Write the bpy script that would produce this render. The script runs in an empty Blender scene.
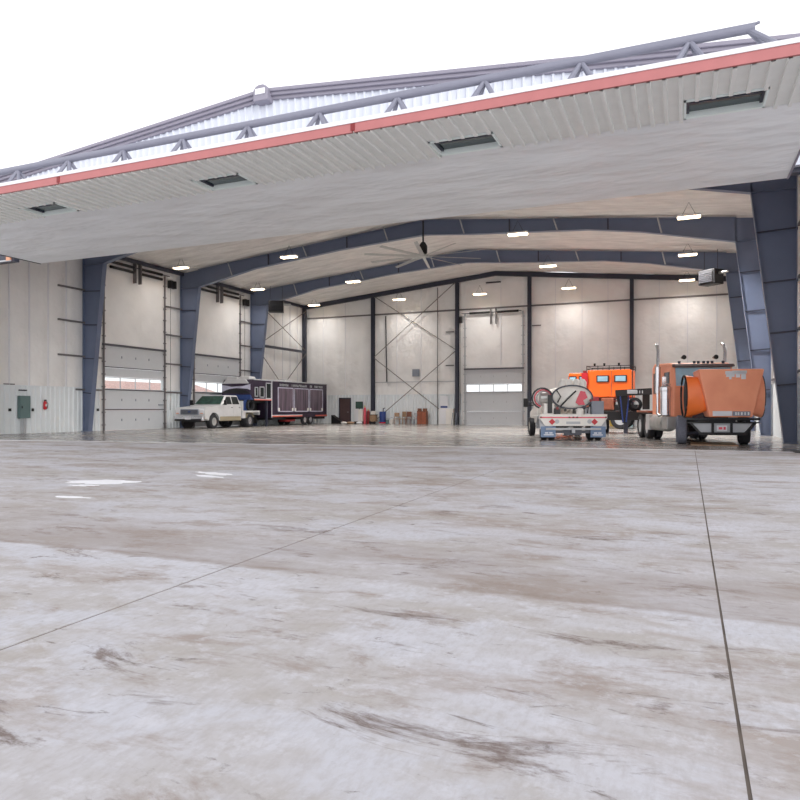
import bpy, bmesh, math, random
from mathutils import Vector, Matrix
random.seed(7)
sc = bpy.context.scene
COL = sc.collection
PI = math.pi

# ---------------------------------------------------------------- materials
def lin(c):
    return tuple((x/255/12.92 if x/255 <= .04045 else ((x/255+.055)/1.055)**2.4) for x in c) + (1,)

def mat(name, rgb, rough=.6, metal=0, noise=.06, nscale=3, bump=0, bscale=20, emit=None, es=0, coord='Object', stretch=(1, 1, 1), spec=.5):
    m = bpy.data.materials.new(name); m.use_nodes = True
    nt = m.node_tree; b = nt.nodes['Principled BSDF']
    b.inputs['Roughness'].default_value = rough; b.inputs['Metallic'].default_value = metal
    b.inputs['Specular IOR Level'].default_value = spec
    tc = nt.nodes.new('ShaderNodeTexCoord'); mp = nt.nodes.new('ShaderNodeMapping')
    mp.inputs['Scale'].default_value = stretch
    nt.links.new(tc.outputs[coord], mp.inputs[0])
    n = nt.nodes.new('ShaderNodeTexNoise'); n.inputs['Scale'].default_value = nscale; n.inputs['Detail'].default_value = 6
    nt.links.new(mp.outputs[0], n.inputs['Vector'])
    r = nt.nodes.new('ShaderNodeValToRGB')
    c = lin(rgb)
    r.color_ramp.elements[0].position = .3; r.color_ramp.elements[1].position = .7
    r.color_ramp.elements[0].color = tuple(x*(1-noise) for x in c[:3]) + (1,)
    r.color_ramp.elements[1].color = tuple(min(1, x*(1+noise)) for x in c[:3]) + (1,)
    nt.links.new(n.outputs['Fac'], r.inputs[0]); nt.links.new(r.outputs[0], b.inputs['Base Color'])
    if bump:
        n2 = nt.nodes.new('ShaderNodeTexNoise'); n2.inputs['Scale'].default_value = bscale; n2.inputs['Detail'].default_value = 3
        nt.links.new(mp.outputs[0], n2.inputs['Vector'])
        bp = nt.nodes.new('ShaderNodeBump'); bp.inputs['Strength'].default_value = bump; bp.inputs['Distance'].default_value = .1
        nt.links.new(n2.outputs['Fac'], bp.inputs['Height']); nt.links.new(bp.outputs[0], b.inputs['Normal'])
    if emit:
        b.inputs['Emission Color'].default_value = lin(emit); b.inputs['Emission Strength'].default_value = es
    return m

M = {}
M['liner'] = mat('wall insulation', (238, 237, 236), .5, noise=.05, nscale=.6, bump=1.2, bscale=.9)
M['ceil'] = mat('ceiling insulation', (228, 224, 220), .55, noise=.12, nscale=1.6, bump=1.6, bscale=1.5, stretch=(.5, 2.2, 1))
M['rib'] = mat('wainscot metal', (228, 233, 236), .45, noise=.02, nscale=1)
M['ribext'] = mat('exterior metal', (205, 209, 220), .5, noise=.02)
M['leafrib'] = mat('door liner metal', (236, 238, 235), .45, noise=.03)
M['leafskin'] = mat('door insulation', (242, 245, 247), .42, noise=.05, nscale=.7, bump=2.2, bscale=.8, stretch=(.6, 1.3, 1))
M['fascia'] = mat('red trim', (180, 112, 112), .5, noise=.05)
M['trim'] = mat('white trim', (226, 226, 230), .45, noise=.01)
M['rake'] = mat('grey rake trim', (140, 136, 150), .5, noise=.03)
M['pipe'] = mat('grey steel tube', (130, 131, 146), .45, noise=.04)
M['steel'] = mat('blue grey steel', (106, 117, 142), .38, noise=.08, nscale=.8)
M['steel_dk'] = mat('dark steel', (52, 54, 68), .4, noise=.08)
M['girt'] = mat('grey girt', (112, 108, 110), .5)
M['rod'] = mat('brace rod', (118, 112, 108), .5)
M['door'] = mat('overhead door', (205, 208, 212), .45, noise=.02)
M['doorseal'] = mat('door strut', (84, 82, 90), .5)
M['black'] = mat('black', (26, 25, 28), .45)
M['black_gloss'] = mat('black gloss', (30, 26, 36), .25, noise=.15)
M['rubber'] = mat('tyre rubber', (46, 46, 50), .8, noise=.15, nscale=20)
M['treadgrey'] = mat('tread', (108, 110, 122), .85, noise=.2, nscale=25)
M['chrome'] = mat('chrome', (215, 215, 218), .22, .85, noise=.05)
M['alu'] = mat('aluminium', (190, 190, 188), .4, .6, noise=.1)
M['white'] = mat('white paint', (232, 228, 222), .35, noise=.04)
M['cream'] = mat('silver beige paint', (202, 202, 203), .32, .1, noise=.04)
M['tan'] = mat('tan lower paint', (150, 140, 118), .4, noise=.05)
M['orange'] = mat('faded orange paint', (255, 164, 128), .4, noise=.09, nscale=1.5)
M['orange2'] = mat('bright orange paint', (252, 104, 20), .38, noise=.05)
M['orange3'] = mat('fender orange', (250, 124, 56), .35, noise=.1, nscale=2)
M['rust'] = mat('brown orange', (150, 84, 60), .6, noise=.25, nscale=6)
M['red'] = mat('red paint', (196, 30, 44), .4)
M['pink'] = mat('red graphic', (224, 92, 108), .5)
M['darkred'] = mat('dark red paint', (128, 34, 36), .45)
M['blue'] = mat('blue paint', (36, 62, 128), .4)
M['navy'] = mat('navy graphic', (44, 66, 122), .35, noise=.2)
M['teal'] = mat('green grey metal', (104, 128, 128), .5)
M['green'] = mat('dark green board', (58, 84, 76), .5, noise=.2, nscale=8)
M['brown'] = mat('brown door', (86, 66, 66), .5, noise=.1, nscale=5)
M['wood'] = mat('brown wood', (124, 76, 56), .55, noise=.25, nscale=9)
M['wood2'] = mat('tan wood', (158, 128, 100), .55, noise=.25, nscale=9)
M['grey'] = mat('grey paint', (136, 142, 154), .45)
M['ltgrey'] = mat('light grey', (184, 186, 190), .5)
M['silver'] = mat('silver graphic', (196, 194, 212), .35, noise=.2)
M['purple'] = mat('dark violet panel', (44, 32, 52), .3, noise=.4, nscale=1, stretch=(3, 3, .2))
M['streak'] = mat('streaked panel', (92, 78, 90), .3, noise=.9, nscale=4.5, stretch=(2, 2, .12))
M['stripe'] = mat('red stripe', (212, 108, 92), .5)
M['yellow'] = mat('yellow', (206, 178, 90), .5)
M['cyan'] = mat('pale cyan', (170, 214, 226), .5)
M['glass_dk'] = mat('dark glass', (24, 30, 32), .2, noise=.1, spec=.35)
M['glass_gr'] = mat('green tinted glass', (44, 70, 62), .15, noise=.6, nscale=3, spec=.5)
M['glass_bl'] = mat('blue tinted glass', (150, 190, 210), .3, noise=.1, spec=.8)
M['glass_leaf'] = mat('door window glass', (46, 62, 66), .2, noise=.3, nscale=2, stretch=(.3, 6, 1), spec=.8)
M['jamb'] = mat('pale green jamb', (242, 252, 250), .45, noise=.02)
M['lamp'] = mat('lamp lens', (255, 240, 215), .4, emit=(255, 226, 184), es=9)
M['amber'] = mat('amber lens', (206, 150, 120), .4, emit=(255, 160, 90), es=.1)
M['flap'] = mat('blue grey flap', (112, 134, 166), .5)
M['jointfill'] = mat('joint filler', (112, 102, 94), .9, noise=.3, nscale=4)
M['brick'] = mat('brick', (214, 176, 168), .8, noise=.2, nscale=4)
M['cord'] = mat('dark cable', (60, 60, 66), .6)
M['mark'] = mat('white floor paint', (236, 236, 240), .7, noise=.08, nscale=6)

def pane_glass():
    m = bpy.data.materials.new('clear pane'); m.use_nodes = True
    nt = m.node_tree; nt.nodes.clear()
    o = nt.nodes.new('ShaderNodeOutputMaterial'); mx = nt.nodes.new('ShaderNodeMixShader')
    t = nt.nodes.new('ShaderNodeBsdfTransparent'); g = nt.nodes.new('ShaderNodeBsdfGlossy')
    t.inputs[0].default_value = (.93, .95, .95, 1); g.inputs['Roughness'].default_value = .05; mx.inputs[0].default_value = .08
    nt.links.new(t.outputs[0], mx.inputs[1]); nt.links.new(g.outputs[0], mx.inputs[2]); nt.links.new(mx.outputs[0], o.inputs[0])
    return m
M['pane'] = pane_glass()

def concrete(name, inside):
    m = bpy.data.materials.new(name); m.use_nodes = True
    nt = m.node_tree; L = nt.links; N = nt.nodes.new; b = nt.nodes['Principled BSDF']
    tc = N('ShaderNodeTexCoord')
    def noise(scale, st=(1, 1, 1), detail=8, rough=.6, dist=0, loc=(0, 0, 0)):
        mp = N('ShaderNodeMapping'); mp.inputs['Scale'].default_value = st; mp.inputs['Location'].default_value = loc
        L.new(tc.outputs['Object'], mp.inputs[0])
        n = N('ShaderNodeTexNoise'); n.inputs['Scale'].default_value = scale; n.inputs['Detail'].default_value = detail
        n.inputs['Roughness'].default_value = rough; n.inputs['Distortion'].default_value = dist
        L.new(mp.outputs[0], n.inputs['Vector']); return n.outputs['Fac']
    def ramp(fac, a, c, pa, pb):
        r = N('ShaderNodeValToRGB'); r.color_ramp.elements[0].position = pa; r.color_ramp.elements[1].position = pb
        r.color_ramp.elements[0].color = a; r.color_ramp.elements[1].color = c
        L.new(fac, r.inputs[0]); return r.outputs[0]
    def mix(fac, a, c, mode='MIX'):
        x = N('ShaderNodeMix'); x.data_type = 'RGBA'; x.blend_type = mode
        if isinstance(fac, float): x.inputs[0].default_value = fac
        else: L.new(fac, x.inputs[0])
        for s, v in ((6, a), (7, c)):
            if isinstance(v, tuple): x.inputs[s].default_value = v
            else: L.new(v, x.inputs[s])
        return x.outputs[2]
    W = (1, 1, 1, 1); B = (0, 0, 0, 1)
    if inside:
        base = ramp(noise(.35, (.6, 1.6, 1)), lin((130, 124, 118)), lin((166, 161, 156)), .35, .65)
        base = mix(ramp(noise(1.2, (.3, 2, 1)), B, W, .5, .72), base, lin((118, 118, 124)))
        L.new(base, b.inputs['Base Color'])
        b.inputs['Roughness'].default_value = .2
        rr = ramp(noise(.8, (.5, 1.5, 1)), (.12, .12, .12, 1), (.34, .34, .34, 1), .3, .7)
        L.new(rr, b.inputs['Roughness'])
        b.inputs['Specular IOR Level'].default_value = .7
        return m
    # broad wash: lavender grey vs warm beige
    base = ramp(noise(.45, (.7, 1.3, 1), 10, .66, .3), lin((188, 181, 176)), lin((210, 208, 213)), .42, .58)
    # brown dirt patches lying across the slab
    base = mix(ramp(noise(.38, (.6, 1.5, 1), 12, .72, .3, (3, 4.2, 0)), B, (.8, .8, .8, 1), .51, .6), base, lin((170, 155, 145)))
    # mid-size crisp blotches
    base = mix(ramp(noise(1.4, (.8, 1.5, 1), 12, .72, .3), B, (.75, .75, .75, 1), .53, .62), base, lin((162, 146, 136)))
    # pale efflorescence
    base = mix(ramp(noise(.8, (.8, 1.2, 1), 12, .72, .3, (1, 9, 0)), B, (.9, .9, .9, 1), .51, .6), base, lin((209, 208, 214)))
    base = mix(ramp(noise(4, (.9, 1.3, 1), 10, .75, .2, (5, 2, 0)), B, (.6, .6, .6, 1), .52, .62), base, lin((218, 216, 221)))
    # dark scuffs
    base = mix(ramp(noise(1.1, (.7, 2.0, 1), 14, .76, .6, (7, 1, 0)), B, (.9, .9, .9, 1), .565, .65), base, lin((118, 100, 92)))
    base = mix(ramp(noise(3.2, (.8, 2.0, 1), 12, .74, .8, (2, 8, 0)), B, (.8, .8, .8, 1), .595, .67), base, lin((104, 90, 82)))
    # the pour beyond Y 4.6 has a sharp dirty edge and a browner surface
    sp = N('ShaderNodeSeparateXYZ'); L.new(tc.outputs['Object'], sp.inputs[0])
    wob = noise(1.1, (1, 1, 1), 8, .7)
    ad = N('ShaderNodeMath'); ad.operation = 'MULTIPLY_ADD'; L.new(wob, ad.inputs[0]); ad.inputs[1].default_value = .3; L.new(sp.outputs[1], ad.inputs[2])
    r = N('ShaderNodeValToRGB'); e = r.color_ramp.elements
    mr = N('ShaderNodeMapRange'); mr.inputs[1].default_value = 3; mr.inputs[2].default_value = 13
    L.new(ad.outputs[0], mr.inputs[0]); L.new(mr.outputs[0], r.inputs[0])
    e[0].position = .168; e[0].color = B; e[1].position = 1; e[1].color = B
    for p, v in ((.174, 1.0), (.185, .6), (.25, .55), (.33, .35), (.40, .15)):
        q = e.new(p); q.color = (v, v, v, 1)
    msk = mix(1.0, r.outputs[0], ramp(noise(.6, (.5, 1.2, 1), 8, .7), (.25, .25, .25, 1), W, .42, .56), 'MULTIPLY')
    base = mix(msk, base, lin((152, 136, 126)))
    # fine broomed grain
    base = mix(ramp(noise(24, (1, .4, 1), 5, .7), B, (.35, .35, .35, 1), .45, .65), base, lin((172, 164, 160)))
    base = mix(1.0, base, (.84, .85, .865, 1), 'MULTIPLY')
    L.new(base, b.inputs['Base Color']); b.inputs['Roughness'].default_value = .75
    bp = N('ShaderNodeBump'); bp.inputs['Strength'].default_value = .25; bp.inputs['Distance'].default_value = .01
    L.new(noise(30, (1, .5, 1), 4), bp.inputs['Height']); L.new(bp.outputs[0], b.inputs['Normal'])
    return m
M['apron'] = concrete('apron concrete', False)
M['slab'] = concrete('sealed concrete floor', True)

# ---------------------------------------------------------------- mesh builder
class MB:
    def __init__(s): s.v = []; s.f = []
    def add(s, vs, fs):
        o = len(s.v); s.v += [tuple(v) for v in vs]; s.f += [tuple(o+i for i in f) for f in fs]; return s
    def hexa(s, x0, x1, y0, y1, z0, X0, X1, Y0, Y1, z1):
        return s.add([(x0, y0, z0), (x1, y0, z0), (x1, y1, z0), (x0, y1, z0), (X0, Y0, z1), (X1, Y0, z1), (X1, Y1, z1), (X0, Y1, z1)],
                     [(3, 2, 1, 0), (4, 5, 6, 7), (0, 1, 5, 4), (1, 2, 6, 5), (2, 3, 7, 6), (3, 0, 4, 7)])
    def box(s, x0, x1, y0, y1, z0, z1):
        return s.hexa(x0, x1, y0, y1, z0, x0, x1, y0, y1, z1)
    def bar(s, p, q, w, h, up=(0, 0, 1)):
        p = Vector(p); q = Vector(q); d = (q-p).normalized(); up = Vector(up)
        if abs(d.dot(up)) > .99: up = Vector((0, 1, 0))
        a = d.cross(up).normalized()*w/2; b = a.cross(d).normalized()*h/2
        return s.add([p-a-b, p+a-b, p+a+b, p-a+b, q-a-b, q+a-b, q+a+b, q-a+b],
                     [(3, 2, 1, 0), (4, 5, 6, 7), (0, 1, 5, 4), (1, 2, 6, 5), (2, 3, 7, 6), (3, 0, 4, 7)])
    def tube(s, pts, r, n=10, caps=True):
        pts = [Vector(p) for p in pts]; rings = []; rs = r if isinstance(r, (list, tuple)) else [r]*len(pts)
        for i, p in enumerate(pts):
            d = (pts[min(i+1, len(pts)-1)]-pts[max(i-1, 0)]).normalized()
            u = Vector((0, 0, 1)) if abs(d.z) < .95 else Vector((0, 1, 0))
            a = d.cross(u).normalized(); b = a.cross(d).normalized()
            rings.append([p+(a*math.cos(t*2*PI/n)+b*math.sin(t*2*PI/n))*rs[i] for t in range(n)])
        o = len(s.v); s.v += [tuple(v) for g in rings for v in g]
        for i in range(len(pts)-1):
            for t in range(n):
                s.f.append((o+i*n+t, o+i*n+(t+1) % n, o+(i+1)*n+(t+1) % n, o+(i+1)*n+t))
        if caps: s.f.append(tuple(o+t for t in range(n))[::-1]); s.f.append(tuple(o+(len(pts)-1)*n+t for t in range(n)))
        return s
    def prism(s, poly, a0, a1, axis='x'):
        """poly: 2D points extruded along axis; x:(y,z) y:(x,z) z:(x,y)"""
        def P(u, v, a): return {'x': (a, u, v), 'y': (u, a, v), 'z': (u, v, a)}[axis]
        n = len(poly)
        vs = [P(u, v, a0) for u, v in poly]+[P(u, v, a1) for u, v in poly]
        fs = [tuple(range(n))[::-1], tuple(range(n, 2*n))]+[(i, (i+1) % n, n+(i+1) % n, n+i) for i in range(n)]
        return s.add(vs, fs)
    def lathe(s, prof, c, axis='z', n=24, caps=True):
        """prof: list of (r, h) along axis from centre c"""
        o = len(s.v); c = Vector(c)
        for r, h in prof:
            for t in range(n):
                a = t*2*PI/n; u, v = r*math.cos(a), r*math.sin(a)
                s.v.append(tuple(c+Vector({'z': (u, v, h), 'x': (h, u, v), 'y': (u, h, v)}[axis])))
        for i in range(len(prof)-1):
            for t in range(n):
                s.f.append((o+i*n+t, o+i*n+(t+1) % n, o+(i+1)*n+(t+1) % n, o+(i+1)*n+t))
        if caps and prof[0][0] > 1e-4: s.f.append(tuple(o+t for t in range(n))[::-1])
        if caps and prof[-1][0] > 1e-4: s.f.append(tuple(o+(len(prof)-1)*n+t for t in range(n)))
        return s
    def dome(s, c, rx, ry, rz, n=20, m=8, full=True):
        o = len(s.v)
        for i in range(m+1):
            ph = (-PI/2+PI*i/m) if full else (PI/2*i/m)
            for t in range(n):
                a = t*2*PI/n
                s.v.append((c[0]+rx*math.cos(ph)*math.cos(a), c[1]+ry*math.cos(ph)*math.sin(a), c[2]+rz*math.sin(ph)))
        for i in range(m):
            for t in range(n): s.f.append((o+i*n+t, o+i*n+(t+1) % n, o+(i+1)*n+(t+1) % n, o+(i+1)*n+t))
        return s
    def build(s, name, m, parent=None, bevel=0, smooth=False, **kw):
        me = bpy.data.meshes.new(name); me.from_pydata(s.v, [], s.f)
        bm = bmesh.new(); bm.from_mesh(me); bmesh.ops.remove_doubles(bm, verts=bm.verts, dist=1e-5)
        bmesh.ops.recalc_face_normals(bm, faces=bm.faces); bm.to_mesh(me); bm.free()
        o = bpy.data.objects.new(name, me); COL.objects.link(o)
        me.materials.append(M[m] if isinstance(m, str) else m)
        if smooth:
            for p in me.polygons: p.use_smooth = True
            me.set_sharp_from_angle(angle=math.radians(38))
        if bevel:
            b = o.modifiers.new('bevel', 'BEVEL'); b.width = bevel; b.segments = 2; b.limit_method = 'ANGLE'; b.angle_limit = math.radians(35)
        if parent: o.parent = parent
        for k, v in kw.items(): o[k] = v
        return o

def each(m, name, mt, parent):
    par = list(range(len(m.v)))
    def fd(a):
        while par[a] != a: par[a] = par[par[a]]; a = par[a]
        return a
    for f_ in m.f:
        for v_ in f_[1:]: par[fd(v_)] = fd(f_[0])
    g = {}
    for f_ in m.f: g.setdefault(fd(f_[0]), []).append(f_)
    for fs_ in g.values():
        ids = sorted({v_ for f_ in fs_ for v_ in f_}); ix = {v_: i for i, v_ in enumerate(ids)}
        MB().add([m.v[i] for i in ids], [tuple(ix[v_] for v_ in f_) for f_ in fs_]).build(name, mt, parent)

def tag(o, label, cat=None, group=None, kind=None):
    o['label'] = label
    if cat: o['category'] = cat
    if group: o['group'] = group
    if kind: o['kind'] = kind
    return o
def thing(name, label, cat, loc=(0, 0, 0), rz=0, group=None, kind=None):
    o = bpy.data.objects.new(name, None); COL.objects.link(o); o.location = loc; o.rotation_euler = (0, 0, rz)
    o.empty_display_size = .2
    return tag(o, label, cat, group, kind)
def dup(o, parent=None, **kw):
    c = o.copy(); COL.objects.link(c)
    if parent: c.parent = parent
    for k in list(o.children): dup(k, c)
    for k, v in kw.items(): c[k] = v
    return c

# ---------------------------------------------------------------- dimensions (metres; X along the back wall, Y into the hangar)
XL, XR, YF, YB, XM = -31.5, 4.0, 20.7, 53.1, -13.8
def ceil_z(x): return 12.3-abs(x-XM)*.099
FRAMES = (28.8, 36.9, 45.0)

# ---------------------------------------------------------------- ground and floor
MB().box(-80, 50, -25, 80, -.35, -.012).build('ground', 'apron', label='pale stained concrete apron in front of the hangar', kind='structure')
f = MB().prism([(XL, 18.75), (-25.8, 19.4), (-21, 20.0), (-16.6, 20.5), (-9, 21.5), (-1.3, 22.9), (3.2, 23.1), (4.4, 23.2), (4.4, YB+.3), (XL-.3, YB+.3), (XL-.3, 18.7)], -.1, 0, 'z')
f.build('floor', 'slab', label='glossy sealed concrete floor inside the hangar', kind='structure')
# the pale apron sits a centimetre lower; raise it flush with a skin that stops at the slab edge
f = MB().prism([(XL-.3, 18.7), (XL, 18.75), (-25.8, 19.4), (-21, 20.0), (-16.6, 20.5), (-9, 21.5), (-1.3, 22.9), (3.2, 23.1), (4.4, 23.2), (50, 23.2), (50, -25), (.026, -25), (.347, 22.9), (.333, 22.9), (.012, -25), (-2.655, -25), (-3.59, 14), (-3.61, 14), (-2.678, -25), (-80, -25), (-80, 18.7)], -.06, 0, 'z')
f.build('apron', 'apron', label='pale stained concrete paving cut by two thin joints', kind='structure')
MB().prism([(.0, -25), (.04, -25), (.36, 22.9), (.32, 22.9)], -.02, -.006, 'z').build('trim_2', 'jointfill', label='dark straight joint in the apron running to the orange semi', kind='structure')
MB().prism([(-2.63, -25), (-2.7, -25), (-3.61, 14), (-3.58, 14)], -.02, -.005, 'z').build('trim_3', 'jointfill', label='thin joint in the apron leaving the picture at the left', kind='structure')
MB().prism([(XL, 18.69), (-25.8, 19.28), (-21, 19.88), (-16.6, 20.38), (-9, 21.38), (-1.3, 22.78), (3.2, 22.98), (3.2, 23.06), (-1.3, 22.88), (-9, 21.5), (-16.6, 20.5), (-21, 20.02), (-25.8, 19.44), (XL, 18.85)], -.02, .004, 'z').build('trim_1', 'mark', label='white strip along the edge of the hangar slab', kind='structure')

def blob(cx, cy, w, h, rot, seed, n=22):
    rnd = random.Random(seed); pts = []
    for i in range(n):
        a = 2*PI*i/n; k = 1+rnd.uniform(-.3, .25)
        x, y = w/2*math.cos(a)*k, h/2*math.sin(a)*k
        pts.append((cx+x*math.cos(rot)-y*math.sin(rot), cy+x*math.sin(rot)+y*math.cos(rot)))
    return pts
for i, (cx, cy, w, h, r, l) in enumerate([(-9.35, 8.95, 1.2, .62, .35, 'largest white paint patch on the apron at the left'),
                                       (-9.2, 8.4, .5, .2, .2, 'thin white streak just below the largest paint patch'),
                                       (-8.15, 7.22, .6, .16, .05, 'short white paint line nearest the viewer at the left'),
                                       (-8.5, 10.95, 1.1, .32, -.3, 'white paint stroke on the apron, farthest from the viewer'),
                                       (-8.25, 10.45, .95, .2, -.25, 'white paint stroke just in front of the farthest one')]):
    tag(MB().prism(blob(cx, cy, w, h, r, i), -.005, .003, 'z').build('painted_mark', 'mark'), l, 'paint mark', 'white paint marks on the apron')

# ---------------------------------------------------------------- ribbed sheets
def ribbed(u0, u1, z0, z1, plane, pos, period=.3, depth=.06, axis_u='y', sgn=1, topf=None):
    """vertical ribbed sheet; plane normal along the other horizontal axis"""
    m = MB(); n = int(round((u1-u0)/period)); p = (u1-u0)/n; us = []
    for i in range(n):
        b = u0+i*p
        us += [(b, 0), (b+p*.62, 0), (b+p*.72, depth), (b+p*.9, depth)]
    us.append((u1, 0)); vs = []
    for u, d in us:
        q = pos+sgn*d
        zt = topf(u) if topf else z1
        vs += [(q, u, z0), (q, u, zt)] if axis_u == 'y' else [(u, q, z0), (u, q, zt)]
    fs = [(2*i, 2*i+2, 2*i+3, 2*i+1) for i in range(len(us)-1)]
    o = len(vs)
    for u in (u0, u1):   # thickness behind
        pass
    m.add(vs, fs); return m

# ---------------------------------------------------------------- walls
def seams(m, us, z0, z1, pos, axis, sgn, w=.05, d=.018):
    for u in us:
        if axis == 'y': m.box(min(pos, pos+sgn*d), max(pos, pos+sgn*d), u-w/2, u+w/2, z0, z1)
        else: m.box(u-w/2, u+w/2, min(pos, pos+sgn*d), max(pos, pos+sgn*d), z0, z1)

def pillow(m, u0, u1, z0, zt, pos, axis, sgn, period=1.2, depth=.09, top=None):
    """insulation skin, slightly bellied between seams"""
    n = max(1, int(round((u1-u0)/period))); p = (u1-u0)/n
    us = []
    for i in range(n):
        for k in range(6): us.append((u0+i*p+p*k/6, math.sin(PI*k/6)**.45*depth))
    us.append((u1, 0)); vs = []
    for u, d in us:
        q = pos+sgn*d; z1 = top(u) if top else zt
        vs += [(q, u, z0), (q, u, z1)] if axis == 'y' else [(u, q, z0), (u, q, z1)]
    m.add(vs, [(2*i, 2*i+2, 2*i+3, 2*i+1) for i in range(len(us)-1)])

D1 = (30.3, 35.25); D2 = (38.3, 43.5); DH = 5.05; WN = 2.47
m = MB()
zt = ceil_z(XL)+.05
for a, b in ((YF, D1[0]), (D1[1], D2[0]), (D2[1], YB+.2)): m.box(XL-.25, XL-.06, a, b, 0, zt)
for d in (D1, D2): m.box(XL-.25, XL-.06, d[0], d[1], DH, zt)
pillow(m, YF, 29.9, WN, zt, XL-.04, 'y', 1, 1.17)
pillow(m, 29.9, 35.6, DH, zt, XL-.02, 'y', 1, 5.7, .0)
pillow(m, 35.6, 37.9, WN, zt, XL-.04, 'y', 1, 1.15)
pillow(m, 37.9, 43.9, DH, zt, XL-.02, 'y', 1, 6, .0)
pillow(m, 43.9, YB, WN, zt, XL-.04, 'y', 1, 1.15)
wl = m.build('wall_left', 'liner', label='white insulated side wall on the left', kind='structure', smooth=True)
sm = MB(); seams(sm, [YF+1.15*k for k in range(1, 8)], WN+.03, zt-.3, XL-.02, 'y', 1, .05, .06); seams(sm, [36.2, 37.4, 45.0+.9, 47.2, 48.4, 49.6, 50.8, 52], WN+.03, zt-.3, XL-.02, 'y', 1, .04, .05)
each(sm, 'seam_strip', 'trim', wl)
m = MB()
for a, b in ((YF, 29.95), (35.55, 37.95), (43.85, YB)):
    r = ribbed(a, b, 0, WN, 'x', XL, sgn=1); m.add(r.v, r.f); m.box(XL-.06, XL+.06, a, b, WN, WN+.03)
m.build('wall_left', 'rib', label='ribbed metal wainscot along the foot of the left wall', kind='structure')
tag(MB().box(XL, XL+.04, 20.9, 24.45, 2.5, 2.56).build('conduit', 'girt'), 'thin grey conduit along the top of the left wainscot', 'conduit')
# back wall
BD = (-16.3, -11.7); BDH = 4.46
m = MB()
m.prism([(XL-.25, 0), (BD[0], 0), (BD[0], BDH), (BD[1], BDH), (BD[1], 0), (XR+.25, 0), (XR+.25, ceil_z(XR)), (XM, 12.3), (XL-.25, ceil_z(XL))], YB+.06, YB+.25, 'y')
segs = [XL, -24.53, -16.98, BD[0], BD[1], -11.07, -3.49, XR]
for a, b in zip(segs, segs[1:]):
    if a == BD[0]: pillow(m, a, b, BDH, 0, YB+.05, 'x', -1, .575, .0, ceil_z)
    elif a < XM < b: pass
    else: pillow(m, a, b, WN, 0, YB+.05, 'x', -1, 1.25, .04, ceil_z)
wb = m.build('wall_back', 'liner', label='white insulated end wall at the back of the hangar', kind='structure', smooth=True)
for x_ in (-29.5, -27.3, -22.4, -20.2, -13.4, -9.1, -7.1, -5.2, -1.6, .3, 2.2):
    MB().box(x_-.025, x_+.025, YB-.02, YB+.03, (BDH+.3 if BD[0] < x_ < BD[1] else WN+.05), ceil_z(x_)-.4).build('seam_strip', 'trim', wb)
m = MB()
for a, b in ((XL, BD[0]-.35), (BD[1]+.35, XR)):
    r = ribbed(a, b, 0, WN, 'y', YB+.03, axis_u='x', sgn=-1); m.add(r.v, r.f); m.box(a, b, YB, YB+.06, WN, WN+.03)
m.build('wall_back', 'rib', label='ribbed metal wainscot along the foot of the back wall', kind='structure')
# right wall
m = MB(); m.box(XR+.06, XR+.25, YF, YB+.2, 0, ceil_z(XR)+.05)
pillow(m, YF, YB, WN, ceil_z(XR)+.05, XR+.04, 'y', -1, 1.17)
m.build('wall_right', 'liner', label='white insulated side wall on the right', kind='structure', smooth=True)
r = ribbed(YF, YB, 0, WN, 'x', XR, sgn=-1); r.box(XR-.03, XR+.06, YF, YB, WN, WN+.03)
r.build('wall_right', 'rib', label='ribbed metal wainscot along the foot of the right wall', kind='structure')
# front gable above and beside the opening
OPL, OPR, OPZ = -28.3, 3.5, 7.75
m = MB()
def roof_z(x): return 12.62-abs(x-XM)*.094
m.prism([(XL-.25, 0), (OPL, 0), (OPL, OPZ), (OPR, OPZ), (OPR, 0), (XR+.25, 0), (XR+.25, roof_z(XR+.25)-.2), (XM, roof_z(XM)-.2), (XL-.25, roof_z(XL)-.2)], YF+.05, YF+.2, 'y')
r = ribbed(XL-.25, XR+.25, OPZ, 0, 'y', YF, axis_u='x', sgn=-1, topf=lambda u: roof_z(u)-.15); m.add(r.v, r.f)
m.build('wall_front', 'ribext', label='white ribbed gable wall above the hangar opening', kind='structure')
# ceiling: insulation bellied between purlins
m = MB(); nx, ny = 120, 200; vs = []
for j in range(ny+1):
    y = YF+.2+(YB-YF-.1)*j/ny
    for i in range(nx+1):
        x = XL+(XR-XL)*i/nx
        sag = .12*abs(math.sin(PI*(y-YF)/1.35+.12*math.sin(x*.9)))**.7+.03*math.sin(y*2.1+x*.7)*math.sin(x*1.3)
        vs.append((x, y, ceil_z(x)-sag+.06))
fs = [(j*(nx+1)+i, j*(nx+1)+i+1, (j+1)*(nx+1)+i+1, (j+1)*(nx+1)+i) for j in range(ny) for i in range(nx)]
m.add(vs, fs)
m.build('ceiling', 'ceil', label='sagging white insulation under the hangar roof', kind='structure', smooth=True)
m = MB()
m.prism([(XL-.5, roof_z(XL-.5)-.12), (XM, roof_z(XM)-.12), (XR+.5, roof_z(XR+.5)-.12), (XR+.5, roof_z(XR+.5)), (XM, roof_z(XM)), (XL-.5, roof_z(XL-.5))], YF-.05, YB+.5, 'y')
m.build('roof', 'rake', label='grey metal roof of the hangar', kind='structure')
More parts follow.
